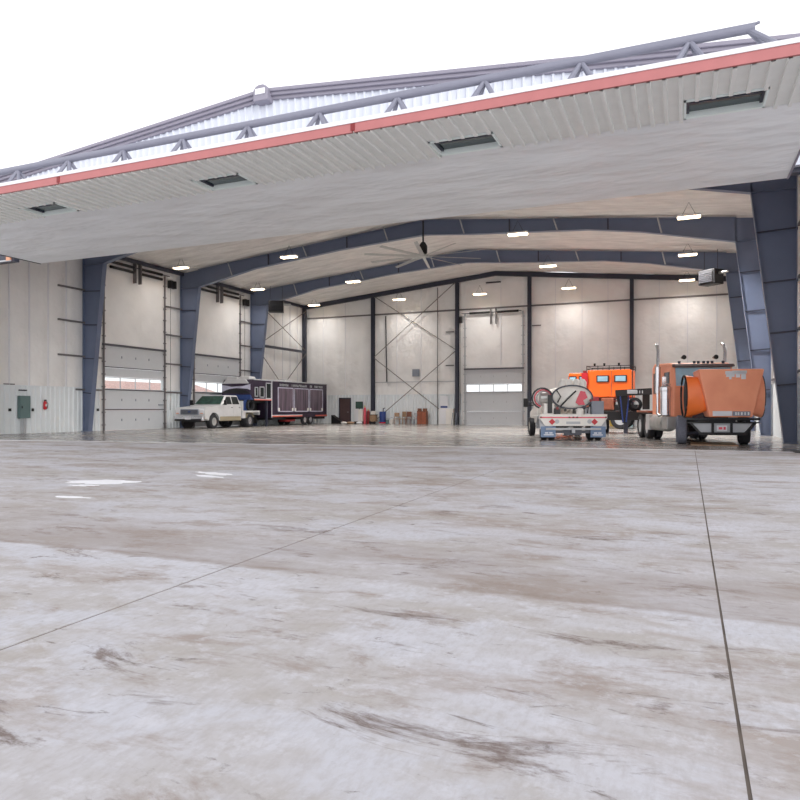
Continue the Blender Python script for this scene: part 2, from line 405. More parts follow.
# rake trim: three stepped strips, per slope, and ridge cap
rk = thing('rake_trim', 'grey stepped gutter trim along the gable roof edge', 'roof trim', (XM, YF, 12.6))
for side, xe in ((-1, XL-.6), (1, XR+.6)):
    m = MB()
    for k, (dy, z0, z1) in enumerate(((.30, -.1, .02), (.22, -.21, -.09), (.12, -.32, -.2))):
        a = (0, 0); dz = roof_z(xe)-roof_z(XM); L = xe-XM
        m.prism([(0, .04+z0), (L, .04+z0+dz), (L, .04+z1+dz), (0, .04+z1)], -dy, 0, 'y')
    o = m.build('trim_run', 'rake', rk, bevel=.02)
cap = MB().prism([(-.3, -.42), (.3, -.42), (.3, .0), (.2, .1), (.1, .15), (-.1, .15), (-.2, .1), (-.3, .0)], -.42, 0, 'y').build('ridge_cap', 'rake', rk, bevel=.03)
MB().box(-.2, .2, -.45, -.41, -.2, .0).build('cap_vent', 'trim', cap)

# eave struts and header stub
tag(MB().box(XL+.08, XL+.28, YF+.3, YB-.4, 10.28, 10.5).build('eave_strut', 'steel_dk'), 'dark eave strut running along the top of the left wall', 'roof beam')
tag(MB().box(XR-.28, XR-.08, YF+.3, YB-.4, 10.28, 10.5).build('eave_strut', 'steel_dk'), 'dark eave strut running along the top of the right wall', 'roof beam')
hd = thing('header_beam', 'short dark purple header beam at the far left under the big door', 'beam', (-27.3, 20.55, 7.5))
MB().box(-2.6, 1.0, -.15, .1, .06, .42).build('beam', 'steel_dk', hd)
MB().tube([(-2.6, -.2, .12), (.85, -.2, .1)], .04).build('pipe', 'ltgrey', hd)
MB().box(.62, .85, -.24, -.16, .1, .3).build('marker_lamp', 'amber', hd)
tag(MB().box(-24.9, OPR, YF+.22, YF+.5, 7.62, 7.95).build('door_header', 'steel_dk'), 'dark steel header beam right behind the raised door', 'beam')

# ---------------------------------------------------------------- portal frames
def frame(y, label):
    t = thing('portal_frame', label, 'steel frame', (XM, y, 0), 0, 'blue grey portal frames')
    def at(x): return x-XM
    for side in (-1, 1):
        xo = at(XL+.06) if side < 0 else at(XR-.12)
        bi = xo-side*.42; ti = xo-side*1.52; zh = 9.42
        zt = ceil_z(xo+XM)-.1
        m = MB()
        m.prism([(xo, 0), (bi, 0), (ti, zh), (ti, ceil_z(ti+XM)-.1), (xo, zt)], -.012, .012, 'y')
        m.bar((xo, 0, 0), (xo, 0, zt), .02, .02)
        m.box(min(xo, xo-side*.025), max(xo, xo-side*.025), -.15, .15, 0, zt)
        m.hexa(bi-.0125, bi+.0125, -.15, .15, 0, ti-.0125, ti+.0125, -.15, .15, zh)
        m.box(min(ti, xo), max(ti, xo), -.14, .14, zh-.012, zh+.012)
        m.box(min(bi, xo)-.05, max(bi, xo)+.02, -.2, .2, 0, .03)
        c = m.build('column', 'steel', t)
        st = MB()
        for z in (2.2, 4.15, 6.05, 7.95):
            k = z/zh; xi = bi+(ti-bi)*k
            st.bar((xi, -.06, z-.06), (xo-side*.03, -.1, z), .06, .05)
        each(st, 'stiffener', 'steel_dk', c)
        # haunch and rafter half
        bx = [(-29.95, 9.42), (-25.5, 10.33), (-19.3, 10.98), (XM, 11.36)] if side < 0 else [(2.4, 9.42), (-2.04, 10.36), (-4.6, 10.72), (-11.0, 11.12), (XM, 11.36)]
        pts = [(at(x), z) for x, z in bx]
        top = [(at(x), ceil_z(x)-.1) for x, z in bx]
        m = MB(); m.prism(pts+top[::-1], -.012, .012, 'y')
        for line, off in ((pts, 0), (top, 0)):
            for (a, b) in zip(line, line[1:]):
                d = Vector((b[0]-a[0], 0, b[1]-a[1])).normalized()
                m.bar((a[0], 0, a[1]), (b[0], 0, b[1]), .3, .025)
        r = m.build('rafter', 'steel', t)
        xs = [-27.2, -24.4, -21.6, -18.8, -16.1] if side < 0 else [-11.4, -8.8, -6.2, -3.6, -1.0]
        br = MB(); vt = MB()
        def low(x):
            l = sorted(bx)
            for (x0, z0), (x1, z1) in zip(l, l[1:]):
                if x0 <= x <= x1: return z0+(z1-z0)*(x-x0)/(x1-x0)
            return 11
        for i, x in enumerate(xs):
            (vt if i % 2 else br).add(*(lambda q: (q.v, q.f))(MB().bar((at(x)+(0 if i % 2 else side*.0), -.13, low(x)+.02), (at(x)-(0 if i % 2 else .18), -.16 if i % 2 else -.35, ceil_z(x)-.12), .07, .05)))
        each(br, 'flange_brace', 'ltgrey', r); each(vt, 'stiffener', 'steel_dk', r)
    return t
frame(28.8, 'foremost blue grey steel portal frame, right column widest')
frame(36.9, 'middle blue grey steel portal frame with the ceiling fan at its peak')
frame(45.0, 'rearmost freestanding blue grey portal frame with heaters beside its columns')
# end-wall frame
t = thing('end_wall_frame', 'slim dark steel rafter and corner columns against the back wall', 'steel frame', (XM, YB-.22, 0))
for a, b in ((XL, XM), (XM, XR)):
    m = MB(); m.prism([(a-XM, ceil_z(a)-.42), (b-XM, ceil_z(b)-.42), (b-XM, ceil_z(b)-.06), (a-XM, ceil_z(a)-.06)], -.1, .1, 'y').build('rafter', 'steel_dk', t)
MB().box(XL-XM+.05, XL-XM+.36, -.14, .16, 0, 10.2).build('column', 'steel_dk', t)
MB().box(XR-XM-.36, XR-XM-.05, -.14, .16, 0, 10.2).build('column', 'steel_dk', t)
for x, l in ((-24.53, 'dark end wall column left of the cross bracing'), (-16.98, 'dark end wall column just left of the closed back door'),
             (-11.07, 'dark end wall column just right of the closed back door'), (-3.49, 'dark end wall column behind the orange cabin truck')):
    m = MB(); z = ceil_z(x)-.42
    m.box(x-.012, x+.012, YB-.36, YB-.08, .02, z).box(x-.13, x+.13, YB-.38, YB-.355, .02, z).box(x-.13, x+.13, YB-.085, YB-.06, .02, z).box(x-.18, x+.18, YB-.4, YB-.04, 0, .025)
    tag(m.build('wind_column', 'steel_dk'), l, 'steel column', 'end wall columns')
tag(MB().box(XL+.4, XR-.4, YB-.05, YB-.005, 9.3, 9.42).build('wall_girt', 'girt'), 'long grey girt high across the back wall', 'girt')
tag(MB().box(-24.4, -17.1, YB-.03, YB-.005, 3.52, 3.58).build('wall_girt', 'ltgrey'), 'pale strip across the back wall just above the wainscot', 'girt')
# cross bracing
def xbrace(pts, label, strut=None):
    c = [sum(p[i] for q in pts for p in q)/(2*len(pts)) for i in range(3)]
    t = thing('cross_brace', label, 'cross brace', c)
    for p, q in pts: MB().tube([[p[i]-c[i] for i in range(3)], [q[i]-c[i] for i in range(3)]], .032, 6).build('brace_rod', 'rod', t)
    if strut: p, q = strut; MB().bar([p[i]-c[i] for i in range(3)], [q[i]-c[i] for i in range(3)], .16, .2).build('strut', 'steel_dk', t)
yb = YB-.2
xbrace([((-24.4, yb, 10.9), (-17.1, yb, 6.1)), ((-17.1, yb-.08, 11.6), (-24.4, yb-.08, 5.7))], 'upper crossed brace rods on the back wall')
xbrace([((-24.4, yb, 5.6), (-17.1, yb, .2)), ((-17.1, yb-.08, 6.0), (-24.4, yb-.08, .2))], 'lower crossed brace rods on the back wall above the chairs')
xl = XL+.35
xbrace([((xl, 45.3, 9.8), (xl, 52.8, 6.5)), ((xl+.08, 52.8, 10.0), (xl+.08, 45.3, 6.3))], 'upper crossed brace rods and strut in the back left corner', ((xl, 45.2, 6.35), (xl, 52.8, 6.35)))
xbrace([((xl, 45.3, 6.2), (xl, 52.8, .3)), ((xl+.08, 52.8, 6.2), (xl+.08, 45.3, .3))], 'lower crossed brace rods in the back left corner behind the trailer')
# short girts on side walls
for (a, b, who) in ((27.0, 30.0, 'beside the front left column'), (35.4, 37.9, 'between the first side door and the middle left column'), (43.6, 45.4, 'beside the rear left column')):
    for z, w in ((7.97, 'top'), (6.12, 'second highest'), (4.2, 'third highest'), (2.32, 'lowest')):
        if z < 3 and a < 28: a2 = 28.2
        else: a2 = a
        tag(MB().box(XL+.04, XL+.13, a2, b, z, z+.1).build('wall_girt', 'girt'), '%s short grey girt %s' % (w, who), 'girt', 'short girts on the left wall')
for i, z in enumerate((7.97, 6.05, 4.15, 2.6)):
    for (a, b, who) in ((21.2, 28.6, 'in front of the widest right column'), (29.1, 36.7, 'between the first two right columns')):
        tag(MB().box(XR-.12, XR-.03, a, b, z, z+.1).build('wall_girt', 'girt'), '%s grey girt on the right wall %s' % (('top', 'second', 'third', 'lowest')[i], who), 'girt', 'girts on the right wall')

# ---------------------------------------------------------------- overhead doors
def ohdoor(name, label, W, H, wz, loc, rz, ztrack, latch=True):
    """local: x across (0..W), y = out of the wall into the hangar"""
    t = thing(name, label, None, loc, rz, kind='structure')
    zs = [0, H*.25, H*.49, wz[0]]
    secs = [(0, H*.24), (H*.245, wz[0]-.09), (wz[1]+.06, H*.74), (H*.745, H)]
    for a, b in secs:
        p = MB().box(.0, W, -.05, 0, a+.015, b-.01)
        p.box(0, W, 0, .012, a+.02, a+.06)
        po = p.build('door_panel', 'door', t, bevel=.008)
        if b-a > .6:
            for k in (.27, .5, .73):
                MB().box(W*k-.035, W*k+.035, 0, .02, (a+b)/2-.07, (a+b)/2+.07).build('hinge', 'ltgrey' if name == 'door_3' else 'grey', po)
    # window section
    wf = MB()
    wf.box(0, W, -.05, 0, wz[0]-.09, wz[0]).box(0, W, -.05, 0, wz[1], wz[1]+.06)
    for k in range(5):
        x = W*k/4; wf.box(max(0, x-.03), min(W, x+.03), -.045, -.005, wz[0], wz[1])
    w = wf.build('window_section', 'door', t)
    MB().box(.02, W-.02, -.03, -.022, wz[0], wz[1]).build('pane', 'pane', w)
    st = 'doorseal' if name != 'door_3' else 'ltgrey'
    for z in (H*.24, wz[0]-.1, H*.74):
        MB().box(.0, W, 0, .05, z, z+.06).build('strut', st, t)
    MB().box(-.15, W+.15, -.02, .1, H-.02, H+.1).build('top_seal', 'doorseal', t)
    for x in (-.13, W+.02):
        m = MB().box(x, x+.11, 0, .06, 0, ztrack)
        k = 0
        while k*.75+.3 < ztrack: m.box(x-.08, x+.19, .0, .045, k*.75+.3, k*.75+.36); k += 1
        m.build('track', 'girt' if name != 'door_3' else 'ltgrey', t)
    # torsion springs, shaft, hangers, motor
    zt = ztrack
    sp = MB()
    for a, b in ((.05, .42), (.55, .92)):
        sp.lathe([(.09, a*W), (.09, b*W)], (0, .22, zt), 'x', 12)
        if name != 'door_3': sp.lathe([(.09, a*W), (.09, b*W)], (0, .22, zt-.3), 'x', 12)
    s = sp.build('torsion_spring', 'black', t, smooth=True)
    MB().tube([(0, .22, zt), (W+.3, .22, zt)], .03).build('shaft', 'steel_dk', t)
    for x in (W*.45, W*.54): MB().box(x-.03, x+.03, .05, .3, zt-.95, zt+.3).build('hanger', 'girt', t)
    mo = MB().box(W+.25, W+.5, .1, .4, zt-.75, zt-.25)
    if name != 'door_3': mo.box(W+.6, W+.8, .1, .4, zt-.75, zt-.25)
    mo.build('motor', 'black', t, bevel=.03)
    if name != 'door_3':
        MB().box(W-.5, W-.05, 0, .05, H*.3, H*.3+.06).build('latch', 'grey', t)
    MB().tube([(W+.42, .2, zt-.6), (W+.42, .2, 1.2)], .015, 5).build('chain', 'girt', t)
# left doors: local x runs along +Y, out of the wall = +X  -> rotate so x->+Y, y->+X requires mirror; use rz=90 and flip
def ohdoor_left(name, label, y0, W, H, wz, zt):
    ohdoor(name, label, W, H, wz, (XL, y0, 0), PI/2, zt)
    t = [o for o in COL.objects if o.name == name][0]
    t.scale = (1, -1, 1)
ohdoor_left('door_1', 'closed sectional overhead door in the left wall nearest the opening', D1[0], D1[1]-D1[0], DH, (2.5, 3.14), 10.0)
ohdoor_left('door_2', 'closed sectional overhead door in the left wall behind the pickup', D2[0], D2[1]-D2[0], DH, (2.5, 3.14), 10.0)
ohdoor('door_3', 'closed sectional overhead door in the back wall', BD[1]-BD[0], BDH, (2.68, 3.22), (BD[1], YB, 0), PI, 9.0)
# man door
t = thing('door_4', 'brown personnel door in the back wall beside the trailer', None, (-27.3, YB, 0), kind='structure')
MB().box(-.5, .5, -.08, -.02, 0, 2.17).build('door_panel', 'brown', t)
MB().box(-.58, -.5, -.1, 0, 0, 2.25).box(.5, .58, -.1, 0, 0, 2.25).box(-.58, .58, -.1, 0, 2.17, 2.25).build('door_frame', 'steel_dk', t)
MB().tube([(.36, -.08, 1), (.36, -.14, 1), (.24, -.14, 1)], .015, 6).build('door_handle', 'alu', t)

# ---------------------------------------------------------------- raised hydraulic door leaf
LZ, LX0, LX1, LY0, LY1, LK = 7.42, -25.05, 2.55, 13.5, 20.68, 15.66
t = thing('hangar_door', 'huge raised one-piece hangar door with red edge, overhanging the opening', 'hangar door', ((LX0+LX1)/2, LY1, LZ))
cx = (LX0+LX1)/2
def lx(x): return x-cx
def ly(y): return y-LY1
wins = [(-18.75, -17.25), (-12.2, -10.7), (-5.42, -3.9), (0.02, 1.53)]
WY0, WY1 = 14.7, 15.6
# outer rib skin split round windows, built as ribbed strips running along Y
def leafrib(x0, x1, y0, y1):
    m = MB(); n = max(1, int(round((x1-x0)/.29))); p = (x1-x0)/n; us = []
    for i in range(n):
        b = x0+i*p; us += [(b, 0), (b+p*.62, 0), (b+p*.66, .065), (b+p*.9, .065), (b+p*.94, 0)]
    us.append((x1, 0)); vs = []
    for u, d in us: vs += [(lx(u), ly(y0), -d), (lx(u), ly(y1), -d)]
    m.add(vs, [(2*i, 2*i+2, 2*i+3, 2*i+1) for i in range(len(us)-1)]); return m
m = MB(); xs = LX0
for a, b in wins+[(LX1, None)]:
    q = leafrib(xs, a, LY0, LK); m.add(q.v, q.f)
    if b is None: break
    q = leafrib(a, b, LY0, WY0-.02); m.add(q.v, q.f); xs = b
m.build('ribbed_liner', 'leafrib', t)
# smooth insulated skin with gentle belly between frames
m = MB(); nx = 220; ny = 10; vs = []
for j in range(ny+1):
    for i in range(nx+1):
        x = LX0+(LX1-LX0)*i/nx; y = LK-.02+(LY1-LK)*j/ny
        vs.append((lx(x), ly(y), -.005-.02*abs(math.sin(PI*(x-LX0)/2.3))**.8*(0 if j in (0, ny) else 1)))
m.add(vs, [(j*(nx+1)+i, j*(nx+1)+i+1, (j+1)*(nx+1)+i+1, (j+1)*(nx+1)+i) for j in range(ny) for i in range(nx)])
m.build('smooth_liner', 'leafskin', t, smooth=True)
m = MB()   # structure slab around the windows
xs = LX0
for a, b in wins+[(LX1, None)]:
    m.box(lx(xs), lx(a), ly(LY0+.03), ly(LY1), .006, .3)
    if b is None: break
    m.box(lx(a), lx(b), ly(LY0+.03), ly(WY0), .006, .3); m.box(lx(a), lx(b), ly(WY1), ly(LY1), .006, .3); xs = b
m.build('door_frame', 'trim', t)
m = MB().box(lx(LX0)-.04, lx(-13.0), ly(LY0)-.03, ly(LY0)+.04, -.03, .24); m.box(lx(-12.98), lx(-6.75), ly(LY0)-.03, ly(LY0)+.04, -.03, .24); m.box(lx(-6.7), lx(LX1)+.04, ly(LY0)-.03, ly(LY0)+.04, -.03, .24)
m = MB().box(lx(LX0)-.04, lx(-15.68), ly(LY0)-.03, ly(LY0)+.03, -.03, .17); m.box(lx(-15.64), lx(-6.76), ly(LY0)-.03, ly(LY0)+.03, -.03, .17); m.box(lx(-6.72), lx(LX1)+.04, ly(LY0)-.03, ly(LY0)+.03, -.03, .17)
fa = m.build('fascia', 'fascia', t)
m = MB()
for x in (-15.66, -6.74): m.box(lx(x)-.05, lx(x)+.05, ly(LY0)-.045, ly(LY0)-.02, .0, .16)
m.build('splice', 'darkred', fa)
MB().box(lx(LX0)-.04, lx(LX1)+.04, ly(LY0)-.05, ly(LY0)+.06, .17, .2).build('edge_trim', 'trim', t)
MB().box(lx(LX1), lx(LX1)+.05, ly(LY0), ly(LY1), -.03, .3).build('side_trim', 'rake', t)
MB().box(lx(LX0)-.05, lx(LX0), ly(LY0), ly(LY1), -.03, .3).build('side_trim', 'steel_dk', t)
for a, b in wins:
    m = MB(); e = .07
    m.box(lx(a), lx(b), ly(WY1)-e, ly(WY1), -.03, .3).box(lx(a), lx(b), ly(WY0), ly(WY0)+e*.5, -.03, .3).box(lx(a), lx(a)+e*.6, ly(WY0), ly(WY1), -.03, .3).box(lx(b)-e*.6, lx(b), ly(WY0), ly(WY1), -.03, .3)
    w = m.build('window', 'jamb', t)
    MB().box(lx(a)+.03, lx(b)-.03, ly(WY0)+.02, ly(WY1)-.03, .1, .12).build('pane', 'glass_leaf', w)
    MB().box(lx(a)+.04, lx(b)-.04, ly(WY0)+.33, ly(WY0)+.38, .07, .1).box(lx(b)-.1, lx(b)-.04, ly(WY0)+.03, ly(WY1)-.05, .06, .1).box(lx(a)+.04, lx(a)+.1, ly(WY0)+.03, ly(WY1)-.05, .06, .1).build('mullion', 'steel_dk', w)
# truss on the outer face
py, pz = ly(14.4), 8.46-LZ
MB().tube([(lx(-26.0), py, pz), (lx(1.25), py, pz)], .095, 14).build('truss_chord', 'pipe', t, smooth=True)
MB().tube([(lx(1.1), py, pz+.02), (lx(1.33), py, pz+.09)], .03, 8).build('chord_stub', 'pipe', t)
x = -24.6
apx = [-24.62+2.06*i for i in range(13)]
apx = [.12-2.055*i for i in range(13)][::-1]
for i, a in enumerate(apx):
    for dx, dy in ((-.42, -.32), (.42, -.32), (-.42, .35), (.42, .35)):
        MB().tube([(lx(a), py, pz-.03), (lx(a)+dx, py+dy, .24)], .052, 8).build('strut', 'pipe', t, smooth=True)
for dy in (-.3, .35): MB().tube([(lx(1.15), py, pz-.03), (lx(1.15)+.75, py+dy, .28)], .055, 8).build('strut', 'pipe', t, smooth=True)

# ---------------------------------------------------------------- lamps
def lamp(label):
    t = thing('high_bay_light', label, 'ceiling light', (0, 0, 10.2), 0, 'rectangular high bay lights')
    MB().box(-.52, .52, -.2, .2, .02, .1).build('housing', 'trim', t)
    MB().box(-.48, .48, -.17, -.02, -.03, .02).box(-.48, .48, .02, .17, -.03, .02).build('lens', 'lamp', t)
    MB().tube([(-.3, 0, .1), (0, 0, .7), (.3, 0, .1)], .012, 5).build('hanger', 'black', t)
    return t
cols = {-29.35: 'by the left wall', -21.4: 'left of the fan', -14.6: 'below the ridge', -7.8: 'right of the fan', .25: 'by the right wall'}
rows = {34.4: 'front row high bay light', 42.8: 'middle row high bay light', 51.2: 'back row high bay light'}
first = None; lampdata = bpy.data.lights.new('high_bay', 'AREA'); lampdata.shape = 'RECTANGLE'; lampdata.size = 1.0; lampdata.size_y = .36
lampdata.energy = 440; lampdata.color = (1, .98, .955)
backdata = lampdata.copy(); backdata.energy = 30; backdata.spread = math.radians(150)
lampdata.spread = math.radians(120)
for y, rn in rows.items():
    for x, cn in cols.items():
        if x == -14.6 and y != 51.2: continue
        lab = 'lit rectangular %s %s' % (rn, cn)
        if first is None: o = first = lamp(lab)
        else: o = dup(first); o['label'] = lab
        o.location = (x, y, 10.2); hz = ceil_z(x)-10.2
        L = bpy.data.objects.new('high_bay_glow', backdata if y > 50 or x < -29 else lampdata); COL.objects.link(L); L.parent = o; L.location = (0, 0, -.06)

# ---------------------------------------------------------------- fan
t = thing('ceiling_fan', 'large slow ceiling fan hanging from the ridge on a dark stem', 'fan', (XM, 36.6, 9.9), 0)
MB().tube([(0, 0, .35), (0, 0, 2.2)], .05).build('stem', 'black', t)
MB().lathe([(.2, .3), (.24, .34), (.24, .75), (.12, .95)], (0, 0, 0), 'z', 16).build('motor', 'black', t, smooth=True)
MB().lathe([(.08, -.08), (.28, -.02), (.28, .06), (.1, .12)], (0, 0, .15), 'z', 16).build('hub', 'alu', t, smooth=True)
for k in range(10):
    a = 2*PI*k/10-math.radians(69+7); d = Vector((math.cos(a), math.sin(a), 0)); n = Vector((-d.y, d.x, 0))
    m = MB(); p0 = d*.25; p1 = d*3.4
    vs = []
    for p, w in ((p0, .1), (p1, .09)):
        vs += [p-n*w+Vector((0, 0, .11)), p+n*w+Vector((0, 0, .17)), p+n*w+Vector((0, 0, .19)), p-n*w+Vector((0, 0, .14))]
    m.add(vs, [(0, 1, 2, 3), (7, 6, 5, 4), (0, 4, 5, 1), (1, 5, 6, 2), (2, 6, 7, 3), (3, 7, 4, 0)]); m.build('blade', 'alu', t)
# unit heaters
def heater(loc, rz, label):
    t = thing('unit_heater', label, 'heater', loc, rz, 'black unit heaters')
    MB().box(-.55, .55, -.4, .4, 0, .85).build('cabinet', 'black', t, bevel=.03)
    g = MB().box(-.45, .45, -.44, -.4, .08, .77).build('grille', 'black', t)
    for k in range(6): MB().box(-.43, .43, -.47, -.43, .13+k*.1, .15+k*.1).build('louvre', 'cord', g)
    for x in (-.45, .45): MB().tube([(x, 0, .85), (x, 0, 2.0 if x < 0 else 2.0)], .015, 6).build('hanger_rod', 'black', t)
    MB().tube([(.55, 0, .6), (1.1, 0, .6)], .08, 10).build('flue_pipe', 'alu', t)
heater((-28.5, 44.0, 8.6), .5, 'black unit heater hanging beside the rear left column')
heater((1.5, 43.5, 8.5), -.7, 'black unit heater hanging beside the rear right column')

# ---------------------------------------------------------------- small wall items
t = thing('electrical_panel', 'grey green electrical cabinet on the left wainscot', 'electrical panel', (XL+.05, 24.88, .8))
MB().box(0, .2, -.3, .3, 0, 1.15).build('cabinet', 'teal', t, bevel=.01)
MB().box(.2, .215, -.27, .27, .03, 1.12).build('cabinet_door', 'teal', t)
MB().box(.215, .24, -.22, -.18, .5, .62).build('handle', 'black', t)
MB().tube([(.08, -.15, 0), (.08, -.15, -.8)], .035).tube([(.08, .1, 0), (.08, .1, -.8)], .035).tube([(.08, .0, 0), (.08, .0, -.8)], .05).build('conduit', 'ltgrey', t)
tag(MB().box(XL+.04, XL+.1, 24.65, 25.1, 2.2, 2.27).build('wall_bracket', 'cord'), 'short dark bracket above the electrical cabinet', 'bracket')
for y, w in ((25.45, 'black outlet just right of the electrical cabinet'), (24.15, 'small outlet left of the electrical cabinet'), (29.75, 'small dark switch box left of the first side door')):
    tag(MB().box(XL+.03, XL+.1, y-.06, y+.06, 1.15, 1.3).build('outlet_box', 'black'), w, 'outlet')
t = thing('fire_extinguisher', 'red fire extinguisher on the left wainscot', 'fire extinguisher', (XL+.12, 26.16, 1.25))
MB().lathe([(.07, 0), (.085, .03), (.085, .36), (.03, .45)], (0, 0, 0), 'z', 14).build('cylinder', 'red', t, smooth=True)
MB().box(-.02, .06, -.05, .05, .45, .52).build('valve', 'black', t)
MB().tube([(.03, .05, .45), (.06, .13, .3), (.04, .1, .05)], .015, 6).build('hose', 'black', t)
MB().box(.08, .09, -.04, .04, .16, .28).build('label_plate', 'trim', t)
tag(MB().box(-20.95, -20.35, YB-.12, YB-.0, 4.0, 4.6).build('wall_vent', 'grey', bevel=.01), 'square grey vent high on the back wall', 'vent')
tag(MB().tube([(-23.4, YB-.08, 9.2), (-23.3, YB-.08, 3.6)], .05, 8).build('wall_pipe', 'cord'), 'dark pipe down the back wall left of the crossed rods', 'pipe')
tag(MB().tube([(-18.71, YB-.1, 11.3), (-18.71, YB-.1, 0)], .035, 8).build('wall_pipe', 'girt'), 'thin grey pipe down the back wall beside the white cabinet', 'pipe')
for z, w in ((7.55, 'upper'), (4.8, 'lower')): tag(MB().box(-18.0, -17.3, YB-.12, YB-.02, z, z+.08).build('wall_bracket', 'girt'), w+' small grey bracket left of the closed back door', 'bracket')
tag(MB().box(-14.6, -13.4, YB-.12, YB-.02, 11.35, 11.45).build('wall_bracket', 'cord'), 'short dark bar high on the back wall just below the ridge', 'bracket')
tag(MB().box(-10.9, -10.2, YB-.12, YB-.02, 7.75, 7.83).build('wall_bracket', 'girt'), 'small grey bracket right of the closed back door', 'bracket')

# ---------------------------------------------------------------- clutter along the back wall
yc = YB-.6
t = thing('notice_board', 'dark green framed board on a white cabinet near the brown door', 'board', (-25.64, YB-.6, 1.3))
MB().box(-.34, .34, -.04, 0, 0, .6).build('frame', 'black', t); MB().box(-.3, .3, -.05, -.04, .04, .56).build('board', 'green', t)
MB().box(-.02, .02, -.03, .0, -.06, 0).build('foot', 'black', t)
t = thing('cabinet', 'white cabinet with black base below the green board', 'cabinet', (-25.64, YB-.55, 0))
MB().box(-.36, .36, -.25, .25, .2, 1.22).build('body', 'white', t, bevel=.01)
MB().box(-.4, .4, -.3, .25, 0, .2).build('base', 'black', t); MB().box(-.33, -.01, -.265, -.25, .24, 1.18).build('cabinet_door', 'trim', t)
def cyl(x, label, m, h, r=.12, y=yc):
    t = thing('gas_cylinder', label, 'gas cylinder', (x, y, 0))
    MB().lathe([(r*.9, 0), (r, .04), (r, h*.82), (r*.8, h*.9), (r*.3, h*.95)], (0, 0, 0), 'z', 14).build('cylinder', m, t, smooth=True)
    MB().lathe([(.04, h*.95), (.05, h), (.03, h+.06)], (0, 0, 0), 'z', 8).build('valve', 'yellow', t)
cyl(-25.12, 'tall red gas cylinder beside the white cabinet', 'pink', 1.5)
cyl(-24.8, 'dark red gas cylinder beside the red one', 'darkred', 1.2, .15)
t = thing('tool_cart', 'brown tool cart with a white top box left of the blue drum', 'cart', (-24.3, yc, 0))
MB().box(-.28, .28, -.2, .2, .2, .75).build('body', 'wood2', t); MB().box(-.3, .3, -.22, .22, .75, .8).build('tray', 'black', t)
MB().box(-.2, .2, -.15, .15, .8, 1.1).build('bin', 'white', t, bevel=.02)
MB().lathe([(.12, -.03), (.12, .03)], (-.2, -.22, .12), 'y', 12).lathe([(.12, -.03), (.12, .03)], (.2, -.22, .12), 'y', 12).build('caster', 'black', t)
t = thing('drum', 'blue steel drum with pump standing on a red dolly', 'drum', (-23.45, yc, 0))
MB().lathe([(.27, .16), (.28, .2), (.27, .55), (.285, .57), (.27, .6), (.28, 1.02), (.26, 1.05)], (0, 0, 0), 'z', 20).build('barrel', 'blue', t, smooth=True)
MB().lathe([(.3, .06), (.3, .16)], (0, 0, 0), 'z', 16).build('dolly', 'red', t)
MB().tube([(.05, 0, 1.05), (.05, 0, 1.3), (.25, -.1, 1.35)], .035, 8).build('pump', 'steel_dk', t)
for x, l, c, h, r in ((-23.02, 'small green bucket right of the blue drum', 'teal', .35, .15), (-22.62, 'white bucket left of the wooden chairs', 'white', .42, .19)):
    t = thing('bucket', l, 'bucket', (x, yc, 0), 0, 'buckets by the back wall')
    MB().lathe([(r*.8, 0), (r, h), (r*.92, h), (r*.7, .03)], (0, 0, 0), 'z', 16).build('pail', c, t, smooth=True)
    MB().tube([(-r, 0, h), (-r*.6, 0, h+.1), (0, 0, h+.14), (r*.6, 0, h+.1), (r, 0, h)], .01, 5).build('handle', 'black', t)
def chair(x, label, seat, frm, back_h=1.0, rz=0):
    t = thing('chair', label, 'chair', (x, yc, 0), rz, 'chairs along the back wall')
    MB().box(-.22, .22, -.22, .22, .42, .47).build('seat', seat, t, bevel=.01)
    MB().hexa(-.21, .21, .17, .2, .62, -.21, .21, .22, .25, back_h).build('backrest', seat, t, bevel=.01)
    for sx in (-1, 1):
        MB().bar((sx*.19, .19, 0), (sx*.19, .22, back_h-.05), .04, .04).build('leg', frm, t)
        MB().bar((sx*.19, -.19, 0), (sx*.19, -.19, .42), .04, .04).build('leg', frm, t)
    return t
chair(-22.15, 'tan wooden chair at the left end of the chairs', 'wood2', 'wood', .95, .4)
chair(-21.62, 'pale wooden chair second from the left', 'wood2', 'wood2', 1.05, -.3)
chair(-21.1, 'red brown wooden chair in the middle of the chairs', 'wood', 'wood', 1.05, .1)
chair(-20.6, 'grey chair between the two red brown chairs', 'ltgrey', 'grey', .95, -.5)
t = thing('cupboard', 'red brown wooden cupboard at the right end of the chairs', 'cupboard', (-19.85, yc, 0))
MB().box(-.4, .4, -.22, .22, 0, 1.1).build('body', 'wood', t); MB().box(-.38, -.02, -.24, -.22, .05, 1.02).build('cupboard_door', 'rust', t); MB().box(.02, .38, -.24, -.22, .05, 1.02).build('cupboard_door', 'rust', t)
MB().box(-.36, -.1, -.2, .1, 1.1, 1.32).build('crate', 'wood', t); MB().box(.1, .38, -.2, .1, 1.1, 1.32).build('crate', 'wood', t)
t = thing('white_cabinet', 'white cabinet on the back wall beside the closed back door', 'cabinet', (-17.83, YB-.3, 0))
MB().box(-.62, .62, -.28, .26, 0, 1.3).build('body', 'white', t, bevel=.01); MB().box(-.58, 0, -.295, -.28, .05, 1.25).build('cabinet_door', 'trim', t)
t = thing('poster', 'white poster with dark band above the white cabinet', 'poster', (-18.15, YB-.08, 1.3))
MB().box(-.36, .36, -.02, .0, 0, 1.05).build('sheet', 'trim', t); MB().box(-.3, .3, -.03, -.02, .06, .22).build('printed_band', 'blue', t)
t = thing('step_stool', 'small grey folding stool left of the back door column', 'stool', (-17.0, YB-.9, 0))
for sx in (-1, 1): MB().bar((sx*.17, -.2, 0), (sx*.15, .05, .95), .03, .03).bar((sx*.17, .22, 0), (sx*.15, .08, .95), .03, .03).build('side_frame', 'grey', t)
